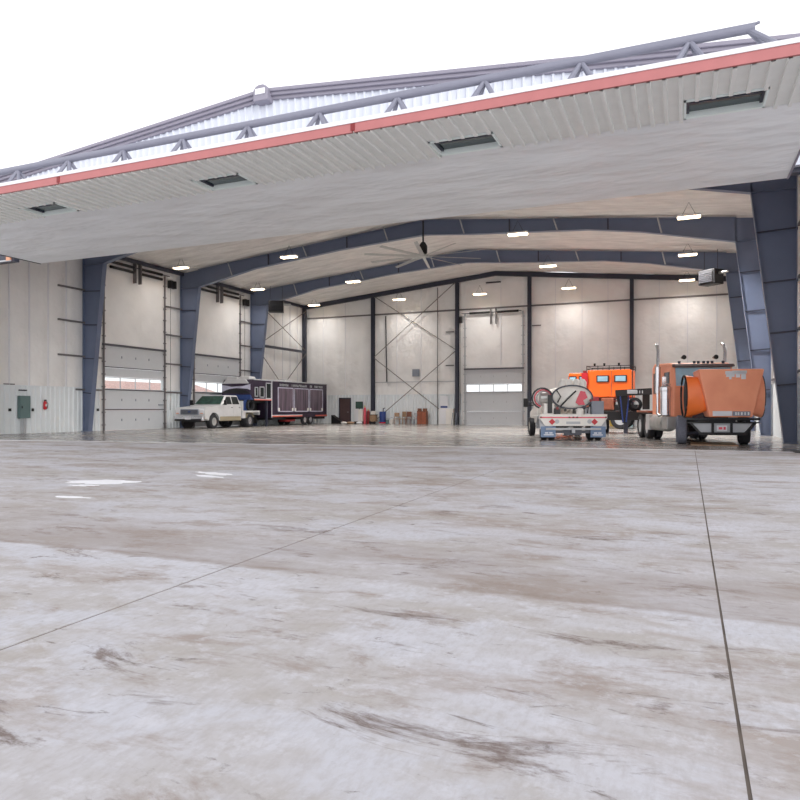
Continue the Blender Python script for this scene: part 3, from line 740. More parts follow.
MB().box(-.17, .17, -.06, .14, .93, .96).box(-.17, .17, -.15, .0, .45, .48).build('step', 'grey', t)
for x, c, l, w, h in ((-4.75, 'yellow', 'yellow box on the floor under the orange cabin truck', .5, .45), (-3.85, 'cyan', 'pale blue box on the floor beside the yellow one', .9, .4)):
    t = thing('storage_box', l, 'box', (x, YB-.7, 0), 0, 'boxes near the back wall')
    MB().hexa(-w/2, w/2, -.2, .2, 0, -w/2-.03, w/2+.03, -.23, .23, h).build('bin', c, t, bevel=.02); MB().box(-w/2-.05, w/2+.05, -.25, .25, h, h+.05).build('lid', 'trim', t)
for x, y, s, c, l in ((-26.3, 50.9, .22, 'white', 'white rag bundle on the floor before the brown door'), (-25.9, 51.3, .28, 'wood2', 'tan parts bundle on the floor before the brown door'), (-25.2, 51.6, .22, 'trim', 'small white bundle on the floor before the white cabinet')):
    tag(MB().dome((x, y, .1), s*1.3, s, .12).build('rag_pile', c, smooth=True), l, 'bundle', 'floor clutter before the brown door')
tag(MB().prism([(-28.1, 0), (-26.9, 0), (-28.1, .75)], 52.0, 52.6, 'y').build('ramp', 'black'), 'small black wedge ramp behind the dark trailer', 'ramp')
tag(MB().box(3.0, 3.45, 22.6, 23.5, 0, .03).build('floor_plate', 'black'), 'black metal plate on the floor at the right edge', 'floor plate')

# ---------------------------------------------------------------- wheels
def wheel(parent, x, y, r, w, rim='alu', name='wheel', tyre='rubber', steer=0, dual=False, side=1):
    """axis along x, outer face toward side"""
    h = w/2
    t = MB().lathe([(r*.58, -h*.8), (r*.62, -h), (r*.9, -h), (r, -h*.7), (r, h*.7), (r*.9, h), (r*.62, h), (r*.58, h*.8), (r*.58, -h*.8)], (0, 0, 0), 'x', 28, False).build(name, tyre, parent, smooth=True)
    t.location = (x, y, r); t.rotation_euler = (0, 0, steer)
    MB().lathe([(.001, side*h*.5), (r*.16, side*h*.55), (r*.18, side*h*.3), (r*.45, side*h*.15), (r*.55, side*h*.75), (r*.6, side*h*.8)], (0, 0, 0), 'x', 20).build('rim', rim, t, smooth=True)
    m = MB()
    for k in range(8):
        a = k*PI/4; m.lathe([(r*.035, 0), (r*.035, side*.03)], (side*h*.32, r*.3*math.cos(a), r*.3*math.sin(a)), 'x', 6)
    m.build('lug_nut', 'steel_dk', t)
    return t

# ---------------------------------------------------------------- pickup (local y = forward, x = right)
t = thing('pickup_truck', 'silver beige crew cab flatbed pickup facing out of the hangar', 'truck', (-29.42, 38.3, 0), PI+.06)
t.scale = (1.1, 1.06, 1.05)
def arc(cy, cz, r, a0, a1, n=10): return [(cy+r*math.cos(a0+(a1-a0)*i/n), cz+r*math.sin(a0+(a1-a0)*i/n)) for i in range(n+1)]
FY, RY, WR = 2.05, -2.0, .43
# nose + lower cab side profile with front arch
prof = [(-.95, .5)] + [(FY-.55, .5)] + arc(FY, WR+.02, .55, PI*.97, PI*.03) + [(FY+.58, .55), (3.0, .62), (3.05, 1.12), (2.9, 1.3), (1.35, 1.42), (1.3, 1.46), (-.95, 1.46)]
b = MB().prism(prof, -1.02, 1.02, 'x').build('body', 'cream', t, bevel=.05)
MB().box(-1.03, 1.03, -.93, FY-.6, .46, .74).build('rocker_panel', 'tan', b, bevel=.02)
cab = MB().hexa(-1.0, 1.0, -.95, 1.3, 1.44, -.82, .82, -.8, .55, 2.1).build('cab', 'cream', t, bevel=.06)
MB().add([(-.9, 1.235, 1.5), (.9, 1.235, 1.5), (.77, .64, 2.03), (-.77, .64, 2.03), (-.9, 1.20, 1.5), (.9, 1.20, 1.5), (.77, .6, 2.03), (-.77, .6, 2.03)], [(0, 1, 2, 3), (7, 6, 5, 4), (0, 4, 5, 1), (1, 5, 6, 2), (2, 6, 7, 3), (3, 7, 4, 0)])\
    .build('windshield', 'glass_gr', t)
t.children[-1].location = (0, .03, .02)
for sx in (-1, 1):
    for (a0, a1, c0, c1) in ((.08, 1.0, .1, .52), (-.78, -.02, -.7, 0.0)):
        m = MB(); z0, z1 = 1.52, 2.0
        def sxn(z): return sx*(1.0-(z-1.44)/.66*.18+.012)
        m.add([(sxn(z0), a0, z0), (sxn(z0), a1, z0), (sxn(z1), c1, z1), (sxn(z1), c0, z1)], [(0, 1, 2, 3)])
        m.add([(sxn(z0)-sx*.03, a0, z0), (sxn(z0)-sx*.03, a1, z0), (sxn(z1)-sx*.03, c1, z1), (sxn(z1)-sx*.03, c0, z1)], [(3, 2, 1, 0)])
        m.build('side_window', 'glass_dk', t)
    for y0, y1 in ((.03, 1.12), (-.85, -.01)):
        d = MB().box(sx*1.02-(.012 if sx > 0 else 0), sx*1.02+(.0 if sx > 0 else .012), y0, y1, .76, 1.44)
        d = MB().box(min(sx*1.0, sx*1.035), max(sx*1.0, sx*1.035), y0, y1, .76, 1.44).build('door', 'cream', t, bevel=.012)
        MB().box(min(sx*1.03, sx*1.06), max(sx*1.03, sx*1.06), y0+.06, y0+.2, 1.28, 1.32).build('handle', 'black', d)
    mi = MB().bar((sx*1.0, 1.1, 1.5), (sx*1.2, 1.15, 1.55), .04, .04).build('mirror', 'black', t); MB().box(min(sx*1.13, sx*1.3), max(sx*1.13, sx*1.3), 1.1, 1.2, 1.46, 1.78).build('mirror_shell', 'black', mi, bevel=.02)
    MB().box(sx*.83-.15, sx*.83+.15, 3.02, 3.07, .92, 1.18).build('headlamp', 'trim', t, bevel=.02)
    MB().box(sx*.83-.1, sx*.83+.1, 3.07, 3.075, .92, .97).build('turn_signal', 'amber', t)
    MB().lathe([(.53, min(0, sx*.12)), (.53, max(0, sx*.12))], (sx*.77, FY, WR+.02), 'x', 20).build('wheel_well', 'black', t)
g = MB().box(-.62, .62, 3.03, 3.1, .86, 1.2).build('grille', 'grey', t, bevel=.02)
for k in range(4): MB().box(-.57, .57, 3.1, 3.11, .9+k*.075, .935+k*.075).build('grille_slot', 'black', g)
MB().dome((0, 3.11, 1.04), .1, .015, .05).build('badge', 'navy', g)
bu = MB().box(-1.02, 1.02, 3.0, 3.22, .48, .78).build('front_bumper', 'chrome', t, bevel=.05)
MB().box(-.9, .9, 3.215, 3.235, .47, .6).build('bumper_insert', 'black', bu); MB().box(-.2, .2, 3.235, 3.245, .57, .68).build('licence_plate', 'trim', bu)
MB().box(-.45, .45, -3.1, 3.0, .42, .6).build('chassis', 'black', t)
fb = MB().box(-1.12, 1.12, -3.15, -1.0, .98, 1.1).build('flatbed', 'cream', t, bevel=.015)
MB().box(-1.1, 1.1, -1.08, -1.0, 1.1, 1.75).box(-1.1, 1.1, -1.35, -1.0, .6, .98).build('headboard', 'cream', t)
MB().box(-1.08, 1.08, -3.17, -3.1, .8, 1.0).build('tail_board', 'cream', fb)
for sx in (-1, 1):
    wheel(t, sx*.91, FY, WR, .26, 'alu', side=sx); wheel(t, sx*.92, RY, WR, .3, 'chrome', side=sx); wheel(t, sx*.6, RY, WR, .22, 'chrome', side=sx)
    MB().prism(arc(RY, WR+.06, .5, PI*.9, PI*.1)+arc(RY, WR+.06, .47, PI*.1, PI*.9), min(sx*.78, sx*1.08), max(sx*.78, sx*1.08)).build('mudguard', 'tan', t)
# load on the flatbed
tag(MB().lathe([(.3, -.12), (.42, -.12), (.42, .12), (.3, .12), (.3, -.12)], (-28.5, 40.6, 1.53), 'x', 20, False).build('spare_tyre', 'rubber', smooth=True), 'spare tyre standing on the pickup flatbed', 'tyre')
t2 = thing('hose_reel', 'blue and black hose reel on the pickup flatbed', 'hose reel', (-28.9, 40.2, 1.1))
MB().lathe([(.4, -.35), (.4, -.3), (.18, -.3), (.18, .3), (.4, .3), (.4, .35)], (0, 0, .42), 'x', 20).build('drum', 'navy', t2, smooth=True)
MB().lathe([(.3, -.28), (.33, 0), (.3, .28)], (0, 0, .42), 'x', 16).build('hose', 'black', t2)
MB().box(-.4, .4, -.25, .25, 0, .06).build('base', 'steel_dk', t2)
# ---------------------------------------------------------------- gooseneck trailer
TX0, TX1, TY0, TYM, TY1, TZ = -30.72, -28.2, 40.3, 42.9, 51.4, 3.4
tc = ((TX0+TX1)/2, (TYM+TY1)/2, 0)
t = thing('enclosed_trailer', 'long dark violet enclosed gooseneck trailer parked behind the pickup', 'trailer', tc)
def T(x, y, z): return (x-tc[0], y-tc[1], z)
def tb(m, x0, x1, y0, y1, z0, z1): return m.box(x0-tc[0], x1-tc[0], y0-tc[1], y1-tc[1], z0, z1)
tb(MB(), TX0, TX1, TYM, TY1, .62, TZ-.04).build('box_body', 'purple', t, bevel=.04)
n = MB().prism([(TYM-tc[1], 1.95), (TY0+.35-tc[1], 1.95), (TY0-tc[1], 2.3), (TY0-tc[1], 3.05), (TY0+.3-tc[1], 3.38), (TYM-tc[1], TZ-.04)], TX0-tc[0], TX1-tc[0], 'x').build('gooseneck_box', 'purple', t, bevel=.05)
tb(MB(), TX0-.03, TX1+.03, TY0+.3, TY1+.02, TZ-.06, TZ+.02).build('roof_edge', 'ltgrey', t, bevel=.02)
# nose graphics
hw = (TX1-TX0)/2-.04; ny_ = TY0-tc[1]
MB().prism([(-hw, 3.0), (-hw*.3, 2.86), (hw*.5, 2.9), (hw, 3.05), (hw, 2.62), (hw*.8, 2.7), (hw*.4, 2.74), (0, 2.76), (-hw*.5, 2.7), (-hw, 2.5)], ny_-.03, ny_+.01, 'y').build('silver_swoosh', 'silver', n)
MB().prism([(-hw, 2.44), (-hw*.6, 2.62), (-hw*.1, 2.7), (hw*.4, 2.66), (hw*.8, 2.54), (hw, 2.4)], ny_-.035, ny_+.01, 'y').build('black_arch', 'black', n)
MB().box(-hw, hw, ny_+.02, ny_+.4, 1.93, 2.3).build('navy_skirt', 'navy', n)
MB().hexa(-hw, hw*.9, ny_-.02, ny_+.5, 3.08, -hw*.8, hw*.5, ny_+.15, ny_+.5, 3.42).build('pale_cap', 'cream', n, bevel=.05)
for x, y in ((-30.2, 41.2), (-29.0, 41.0), (-29.4, 46.5)):
    d = MB(); d.hexa(x-tc[0]-.5, x-tc[0]+.5, y-tc[1]-.45, y-tc[1]+.45, TZ, x-tc[0]-.4, x-tc[0]+.4, y-tc[1]-.35, y-tc[1]+.35, TZ+.22); d.build('roof_unit', 'cream', t, bevel=.05)
sxp = TX1-tc[0]
def ring(m, y0, y1, z0, z1, w, d=.03):
    m.box(sxp, sxp+d, y0, y1, z0, z0+w).box(sxp, sxp+d, y0, y1, z1-w, z1).box(sxp, sxp+d, y0, y0+w, z0, z1).box(sxp, sxp+d, y1-w, y1, z0, z1)
for k in range(3):
    a = 43.75-tc[1]+k*2.35
    m = MB(); ring(m, a, a+2.2, 1.05, 2.92, .07); fr = m.build('panel_frame', 'silver', t)
    MB().box(sxp, sxp+.015, a+.07, a+2.13, 1.12, 2.85).build('panel', 'streak', fr)
    MB().box(sxp+.01, sxp+.05, a+.02, a+.22, 1.12, 1.35).box(sxp+.01, sxp+.05, a+1.98, a+2.18, 1.12, 1.35).build('corner_light', 'white', fr)
for a, b, z0, z1 in ((40.75, 41.15, 2.15, 2.85), (41.35, 41.95, 2.1, 2.9), (42.15, 42.85, 2.0, 3.2)):
    m = MB(); ring(m, a-tc[1], b-tc[1], z0, z1, .07); w = m.build('window', 'ltgrey', t); MB().box(sxp, sxp+.02, a-tc[1]+.07, b-tc[1]-.07, z0+.07, z1-.07).build('pane', 'glass_dk', w)
m = MB(); m.box(sxp, sxp+.03, 40.7-tc[1], TYM-tc[1]+.0, 1.9, 1.98); m.box(sxp, sxp+.03, TYM+.05-tc[1], 47.3-tc[1], .68, .78); m.box(sxp, sxp+.03, 49.4-tc[1], TY1-tc[1], .68, .78)
m.build('red_stripe', 'stripe', t)
m = MB(); m.box(sxp, sxp+.035, 40.7-tc[1], TYM-tc[1], 1.98, 2.01); m.box(sxp, sxp+.035, TYM+.05-tc[1], 47.3-tc[1], .78, .82); m.box(sxp, sxp+.035, TYM-tc[1]-.0, TYM-tc[1]+.05, .62, 3.36)
m.build('white_stripe', 'trim', t)
m = MB(); rnd = random.Random(3); y = 44.0-tc[1]
while y < 50.6-tc[1]:
    wl = rnd.uniform(.1, .2)
    if rnd.random() < .84:
        m.box(sxp, sxp+.02, y, y+.045, 3.02, 3.2); m.box(sxp, sxp+.02, y, y+wl, 3.02+rnd.choice((0, .07, .14)), 3.06+rnd.choice((0, .07, .14)))
        if rnd.random() < .6: m.box(sxp, sxp+.02, y+wl-.04, y+wl, 3.02, 3.2)
    y += wl+.06
m.build('lettering', 'ltgrey', t)
for y in (47.9, 48.8):
    wheel(t, sxp-.18, y-tc[1], .4, .24, 'chrome', side=1); wheel(t, TX0-tc[0]+.18, y-tc[1], .4, .24, 'chrome', side=-1)
tb(MB(), TX0+.1, TX1-.1, TYM+.2, 51.2, .45, .62).build('chassis', 'black', t)
for x in (-30.3, -28.8): tb(MB(), x-.1, x+.1, TY0+.9, TYM, 1.7, 1.95).build('neck_beam', 'black', t)
MB().bar(T(-29.5, 41.2, 1.95), T(-29.5, 41.2, 1.2), .15, .15).build('hitch_post', 'black', t); tb(MB(), -29.7, -29.3, 42.3, 42.6, 0.2, 1.95).build('centre_post', 'black', t)
tb(MB(), -28.5, -28.35, 42.5, 42.65, 0, 1.9).build('landing_leg', 'steel_dk', t); tb(MB(), -30.6, -30.45, 42.5, 42.65, 0, 1.9).build('landing_leg', 'steel_dk', t)
tb(MB(), -28.9, -28.3, 45.0, 46.4, .3, .6).build('tool_box', 'darkred', t)

# ---------------------------------------------------------------- white tank truck (rear view)
ang = .32
t = thing('tank_truck', 'white service truck with an oval tank, seen from behind', 'truck', (-4.15, 28.3, 0), ang)
WRr = .45
rp = MB()   # tapered tail board, local y=0 at rear
rp.prism([(-1.36, 1.06), (1.36, 1.06), (1.36, .9), (1.12, .58), (-1.12, .58), (-1.36, .9)], -.1, -.04, 'y'); tail = rp.build('tail_board', 'white', t, bevel=.01)
MB().box(-1.34, 1.34, -.115, -.1, .9, .95).build('reflective_strip', 'pink', tail)
for x in (-.85, .85):
    MB().prism([(x-.13, .75), (x, .88), (x+.13, .75), (x, .62)], -.125, -.1, 'y').build('hazard_diamond', 'red', tail)
    MB().lathe([(.09, 0), (.09, .02)], (x+(.2 if x < 0 else -.2), -.12, .76), 'y', 14).build('tail_lamp', 'ltgrey', tail)
MB().box(-.28, .28, -.12, -.1, .66, .76).build('licence_plate', 'ltgrey', tail)
for x in (-1.3, 1.3, -.15, 0, .15): MB().box(x-.035, x+.035, -.13, -.1, .9, .96).build('marker_lamp', 'darkred', tail)
MB().box(-1.3, 1.3, -.04, 3.4, .86, .98).build('deck', 'white', t)
MB().box(-.45, .45, -.05, 6.1, .55, .86).build('chassis', 'black', t)
MB().box(-1.1, 1.1, -.15, -.02, .42, .5).box(-.06, .06, -.2, 0, .3, .5).build('rear_bumper', 'ltgrey', t)
MB().box(-1.0, 1.0, 0.0, .1, .28, .4).box(-.35, .35, -.02, .1, .2, .45).build('axle', 'steel_dk', t)
for sx in (-1, 1):
    f_ = MB().box(sx*1.0-.3, sx*1.0+.3, -.08, -.05, .12, .56).build('mud_flap', 'flap', t)
    MB().box(sx*.98-.2, sx*.98+.2, -.095, -.08, .2, .24).box(sx*.98-.15, sx*.98-.02, -.095, -.08, .27, .32).box(sx*.98+.02, sx*.98+.15, -.095, -.08, .27, .32).build('lettering', 'trim', f_)
    wheel(t, sx*1.1, .5, WRr, .26, side=sx, rim='white'); wheel(t, sx*.8, .5, WRr, .26, side=sx, rim='white'); wheel(t, sx*1.08, 4.9, WRr, .27, side=sx, rim='white')
    MB().prism(arc(.5, WRr, .56, PI, 0)+arc(.5, WRr, .52, 0, PI), sx*1.08-.26, sx*1.08+.26).build('mudguard', 'ltgrey', t)
# tank
tk = MB()
ns = 36
def ellipse(rx, rz, y, cz=1.73): return [(rx*math.cos(2*PI*i/ns), y, cz+rz*math.sin(2*PI*i/ns)) for i in range(ns)]
rings = [ellipse(.01, .01, .0), ellipse(.5, .3, .03), ellipse(.74, .42, .08), ellipse(.82, .48, .16), ellipse(.82, .48, 3.0), ellipse(.7, .4, 3.1), ellipse(.01, .01, 3.15)]
vs = [p for r_ in rings for p in r_]; tk.add(vs, [(i*ns+k, i*ns+(k+1) % ns, (i+1)*ns+(k+1) % ns, (i+1)*ns+k) for i in range(len(rings)-1) for k in range(ns)])
tank = tk.build('tank', 'white', t, smooth=True); tank.location = (.02, .15, .03)
m = MB(); a = ellipse(.85, .51, .1); b_ = ellipse(.85, .51, .2); c_ = ellipse(.79, .45, .1)
m.add(a+b_, [(k, (k+1) % ns, ns+(k+1) % ns, ns+k) for k in range(ns)]); m.add(a+c_, [(k, (k+1) % ns, ns+(k+1) % ns, ns+k) for k in range(ns)])
m.build('rim_band', 'steel_dk', tank)
for x in (-.32, -.04, .24, .5): MB().lathe([(.17, 2.1), (.18, 2.36), (.1, 2.48), (.01, 2.5)], (x, .5+.2*abs(x), 0), 'z', 14).build('hatch', 'white', tank, smooth=True)
MB().prism([(.2, 1.72), (.32, 1.98), (.5, 1.95), (.6, 1.7), (.42, 1.6), (.5, 1.42), (.25, 1.4), (.12, 1.5)], -.02, .04, 'y').build('pink_emblem', 'pink', tank)
MB().tube([(-.5, -.06, 1.35), (-.25, -.1, 1.62), (.12, -.08, 1.98)], .03).tube([(-.65, -.05, 2.0), (-.5, -.1, 1.75), (-.62, -.05, 1.5)], .03).build('grab_rail', 'black', tank)
for x in (-.62, .62): MB().box(x-.1, x+.1, .1, 3.0, .96, 1.35).build('tank_saddle', 'ltgrey', t)
for x_, z_ in ((-.62, 1.3), (.72, 1.62), (-.3, 1.22)): MB().lathe([(.06, -.02), (.06, .02)], (x_, -.0, z_), 'y', 12).build('valve_wheel', 'darkred' if z_ > 1.25 else 'black', t)
MB().box(-.75, -.5, .0, .1, 1.06, 1.3).build('pump_motor', 'black', t, bevel=.02)
MB().tube([(.6, .05, 1.1), (.62, -.02, 1.35), (.45, -.02, 1.3), (.3, -.02, 1.15)], .03, 8).build('drain_hose', 'cord', t)
MB().lathe([(.16, 1.0), (.16, 1.3), (.08, 1.36)], (.28, .0, -.05), 'z', 14).build('pump', 'white', t)
# pump gear at left
gx = MB().box(-1.15, -.72, .1, .6, .98, 1.5).build('equipment_box', 'white', t, bevel=.02)
MB().box(-1.0, -.82, .04, .1, 1.1, 1.85).build('control_box', 'black', gx, bevel=.01)
for i, (r_, c) in enumerate(((.42, 'cord'), (.36, 'pink'), (.3, 'ltgrey'))):
    pts = [(-1.15+.05*i+r_*math.cos(a_), .55+.12*i, 1.72+r_*math.sin(a_)) for a_ in [k*PI*1.5/14-.3 for k in range(15)]]
    MB().tube(pts, .035, 7).build('hose', c, t, smooth=True)
MB().lathe([(.3, -.2), (.3, .2)], (-1.0, .95, 1.7), 'x', 16).build('hose_reel', 'alu', t)
gb = MB().box(.78, 1.28, .15, .75, .98, 1.6).build('side_locker', 'grey', t, bevel=.015)
MB().box(.81, 1.25, .135, .15, 1.02, 1.56).build('locker_door', 'grey', gb)
# cab
MB().prism([(3.5, .6), (6.3, .6), (6.35, 1.15), (5.1, 1.35), (4.7, 1.95), (4.5, 2.02), (3.55, 2.02), (3.5, 1.9)], -1.0, 1.0, 'x').build('cab', 'white', t, bevel=.06)
MB().box(-.75, .75, 3.47, 3.5, 1.45, 1.9).build('rear_window', 'glass_dk', t)
for sx in (-1, 1):
    mi = MB().tube([(sx*1.0, 4.8, 1.55), (sx*1.3, 4.85, 1.62)], .025).tube([(sx*1.0, 4.8, 1.45), (sx*1.3, 4.85, 1.45)], .025).build('mirror', 'black', t)
    MB().box(sx*1.38-.1, sx*1.38+.1, 4.8, 4.9, 1.36, 1.78).build('mirror_shell', 'black', mi, bevel=.02)
MB().tube([(.9, 3.3, 1.0), (.95, 3.3, 1.7), (1.05, 2.6, 2.0), (1.25, 1.8, 1.5)], .1, 10).build('suction_hose', 'white', t, smooth=True)
MB().box(1.0, 1.22, .8, 1.3, 1.6, 1.78).build('red_canister', 'red', t)

# ---------------------------------------------------------------- bright orange cabin truck (side on)
t = thing('cabin_truck', 'bright orange boxy cabin truck with roof rack, parked at the back', 'truck', (-4.9, 46.2, 0), PI/2-.05)
# local y = forward (world -X), x = right (world +Y ... rotated); camera sees local -x side
MB().hexa(-1.1, 1.1, -1.95, .75, 2.02, -1.02, 1.02, -1.95, .75, 3.78).build('cabin', 'orange2', t, bevel=.06)
MB().hexa(-1.05, 1.05, .75, 2.25, 1.9, -.95, .95, .78, 1.95, 3.62).build('cab', 'orange2', t, bevel=.06)
for a, b in ((-1.7, -.92), (-.6, .18)):
    w = MB().box(-1.115, -1.06, a, b, 2.98, 3.42).build('window', 'black', t, bevel=.05)
    w = MB().box(-1.13, -1.11, a+.08, b-.08, 3.04, 3.36).build('pane', 'glass_bl', w, bevel=.04)
MB().box(-1.11, -1.085, -.77, -.74, 2.1, 3.7).build('door_seam', 'rust', t)
for a, b in ((.85, 1.3), (1.45, 1.95)):
    w = MB().box(-1.05, -.99, a, b, 2.95, 3.4).build('window', 'black', t); MB().box(-1.07, -1.05, a+.06, b-.06, 3.0, 3.34).build('pane', 'glass_bl', w)
MB().box(-1.12, -1.02, .78, 1.02, 2.6, 3.75).build('exhaust_guard', 'darkred', t)
MB().box(-1.17, -1.12, .7, 1.1, 2.8, 3.6).box(-1.17, -1.12, .78, 1.0, 2.62, 2.7).build('red_rack', 'red', t)
m = MB()
for z in (3.85, 4.02):
    m.bar((-1.0, -1.98, z), (-1.0, .8, z), .04, .04).bar((1.0, -1.98, z), (1.0, .8, z), .04, .04).bar((-1.0, -1.98, z), (1.0, -1.98, z), .04, .04).bar((-1.0, .8, z), (1.0, .8, z), .04, .04)
for y in (-1.98, -1.3, -.6, .1, .8):
    for x in (-1, 1): m.bar((x, y, 3.74), (x, y, 4.06), .04, .04)
m.bar((-1.0, -2.02, 2.0), (-1.0, -2.02, 4.0), .05, .05); m.build('roof_rack', 'black', t)
for y in (-1.2, -.3, .3): MB().lathe([(.06, 4.04), (.07, 4.2)], (-1.0, y, 0), 'z', 8).build('beacon', 'black', t)
MB().box(-.9, .9, -2.3, 3.4, 1.1, 1.55).build('chassis', 'black', t)
MB().box(-1.0, .9, .1, .9, 1.35, 2.0).box(-1.1, -.2, -.9, -.1, 1.2, 2.0).build('fuel_tank', 'rust', t, bevel=.08)
MB().box(-1.2, -.6, -1.9, -1.2, 1.15, 1.75).build('tool_locker', 'black', t)
for k, z in enumerate((1.75, 1.92)): MB().box(-1.0, 1.0, -1.95, .8, z, z+.07).build('floor_beam', 'darkred', t)
MB().hexa(-1.0, 1.0, 2.2, 3.6, 1.5, -.95, .95, 2.2, 3.5, 2.5).build('bonnet', 'orange2', t, bevel=.06)
for y in (-1.3, 2.6):
    for sx in (-1, 1): wheel(t, sx*.95, y, .62, .38, side=sx, rim='ltgrey')

# ---------------------------------------------------------------- low gooseneck trailer behind the orange semi
t = thing('gooseneck_trailer', 'black low gooseneck trailer between the two orange trucks', 'trailer', (-2.25, 36.6, 0), .12)
def bt(m, a, b, w, h): return m.bar(a, b, w, h)
top = MB().bar((-.95, 0, 2.08), (.78, -.25, 2.16), .3, .32).build('neck_beam', 'black', t)
m = MB().box(-.4, .66, -.3, -.27, 2.04, 2.24); rnd = random.Random(5); xx = -.35
while xx < .6:
    m.box(xx, xx+.05, -.34, -.28, 2.06, 2.2)
    if rnd.random() < .6: m.box(xx, xx+.1, -.34, -.28, 2.14, 2.2)
    xx += .13
m.build('lettering', 'ltgrey', top)
MB().hexa(-.62, -.42, -.1, .1, .55, -.98, -.35, -.12, .12, 2.15).build('neck_leg', 'black', t)
MB().bar((-.75, -.14, 2.1), (-.6, -.14, .6), .06, .05).bar((-.3, -.14, 2.1), (-.45, -.14, .6), .06, .05).build('leg_edge', 'blue', t)
MB().box(.35, .68, -.25, .1, 1.25, 2.05).build('king_pin_post', 'black', t)
MB().box(-2.6, 1.0, .0, 2.4, .95, 1.15).box(-2.2, .2, .0, 2.2, .7, .95).build('deck', 'black', t)
MB().lathe([(.2, -.1), (.36, -.1), (.36, .1), (.2, .1), (.2, -.1)], (.0, .3, 1.5), 'y', 20, False).build('spare_wheel', 'rubber', t, smooth=True)
for x in (-2.2, -1.4): wheel(t, x, 1.2, .42, .3)
MB().box(-.55, -.35, .1, .3, 0, .9).build('landing_leg', 'steel_dk', t)

# ---------------------------------------------------------------- orange semi tractor with tipped hood
t = thing('semi_truck', 'faded orange semi tractor with its hood tipped forward', 'truck', (.98, 27.1, 0), PI+.28)
# local: y=0 at front axle, +y forward (toward camera), x = right of truck  (= image left)
WRs = .52
MB().box(-.45, .45, -5.6, 1.0, .62, .9).build('chassis', 'black', t)
for sx in (-1, 1):
    w = wheel(t, sx*1.08, 0, WRs, .34, side=sx, tyre='treadgrey' if sx > 0 else 'rubber', rim='alu', steer=-.22)
    for y in (-4.6, -5.85):
        wheel(t, sx*1.08, y, WRs, .28, side=sx, rim='ltgrey'); wheel(t, sx*.76, y, WRs, .28, side=sx, rim='ltgrey')
    MB().prism(arc(-5.2, WRs+.1, 1.18, PI*.98, PI*.02, 14)+arc(-5.2, WRs+.1, 1.14, PI*.02, PI*.98, 14), sx*.95-.3, sx*.95+.3).build('mudguard', 'rust', t) if 0 else MB().box(sx*.95-.3, sx*.95+.3, -6.3, -4.1, 1.12, 1.2).build('mudguard', 'rust', t, bevel=.02)
# cab + sleeper
MB().prism([(-1.05, .95), (-4.1, .95), (-4.1, 3.0), (-3.8, 3.15), (-1.5, 3.05), (-1.15, 2.95), (-1.0, 2.1)], -1.1, 1.1, 'x').build('cab', 'orange', t, bevel=.07)
MB().box(-.98, .98, -1.13, -1.0, 2.15, 2.84).build('windshield', 'glass_bl', t)
MB().hexa(-1.08, 1.08, -1.2, -.78, 2.86, -1.08, 1.08, -1.25, -.9, 2.97).build('sun_visor', 'brown', t, bevel=.02)
for x in (-.8, -.4, -.25, -.1, .1, .25, .8): MB().lathe([(.05, 0), (.06, .1)], (x, -1.25, 3.0), 'z', 8).build('marker_lamp', 'steel_dk', t)
for x in (-.55, .62): h_ = MB().lathe([(.03, 0), (.09, .35)], (x, -1.6, 3.25), 'y', 10).build('air_horn', 'black', t)
for sx in (-1, 1):
    m = MB(); m.box(min(sx*1.09, sx*1.13), max(sx*1.09, sx*1.13), -3.8, -3.2, 1.9, 2.75); m.build('sleeper_window', 'brown', t, bevel=.03)
    d = MB().box(min(sx*1.08, sx*1.12), max(sx*1.08, sx*1.12), -2.25, -1.2, 1.0, 2.8).build('door', 'orange', t, bevel=.03)
    MB().box(min(sx*1.11, sx*1.14), max(sx*1.11, sx*1.14), -2.1, -1.4, 2.1, 2.7).build('door_window', 'glass_dk', d, bevel=.02)
    st = MB().tube([(sx*1.28, -2.45, 1.1), (sx*1.28, -2.45, 3.6), (sx*1.28, -2.55, 3.8), (sx*1.28, -2.75, 3.88)], .065, 12).build('exhaust_stack', 'chrome', t, smooth=True)
    MB().tube([(sx*1.28, -2.45, 1.9), (sx*1.28, -2.45, 2.95)], .11, 14).build('heat_shield', 'chrome', st, smooth=True)
    MB().tube([(sx*1.28, -2.45, 1.1), (sx*1.26, -2.3, 1.0), (sx*1.1, -2.0, 1.0)], .065, 10).build('exhaust_elbow', 'chrome', st, smooth=True)
    ac = MB().lathe([(.12, .98), (.21, 1.04), (.21, 1.95), (.23, 1.97), (.23, 2.1), (.1, 2.2)], (sx*1.26, -1.35, 0), 'z', 18).build('air_cleaner', 'chrome', t, smooth=True)
    MB().lathe([(.32, -3.6), (.34, -3.55), (.34, -1.9), (.32, -1.85)], (sx*1.02, 0, .72), 'y', 20).build('fuel_tank', 'alu', t, smooth=True)
    MB().box(sx*1.02-.3, sx*1.02+.3, -4.3, -3.65, .4, 1.05).build('battery_box', 'cream', t, bevel=.03)
    MB().box(sx*1.02-.3, sx*1.02+.3, -1.8, -1.0, .5, .98).build('cab_step', 'alu', t, bevel=.02)
    mi = MB().tube([(sx*1.12, -1.25, 2.2), (sx*1.35, -1.2, 2.25)], .02).build('mirror', 'chrome', t); MB().box(sx*1.36-.07, sx*1.36+.07, -1.25, -1.2, 2.0, 2.5).build('mirror_shell', 'chrome', mi)
MB().box(-.42, .42, -.95, .4, .9, 1.75).lathe([(.3, -.1), (.3, .1)], (0, .45, 1.3), 'y', 16).build('engine', 'steel_dk', t, bevel=.04)
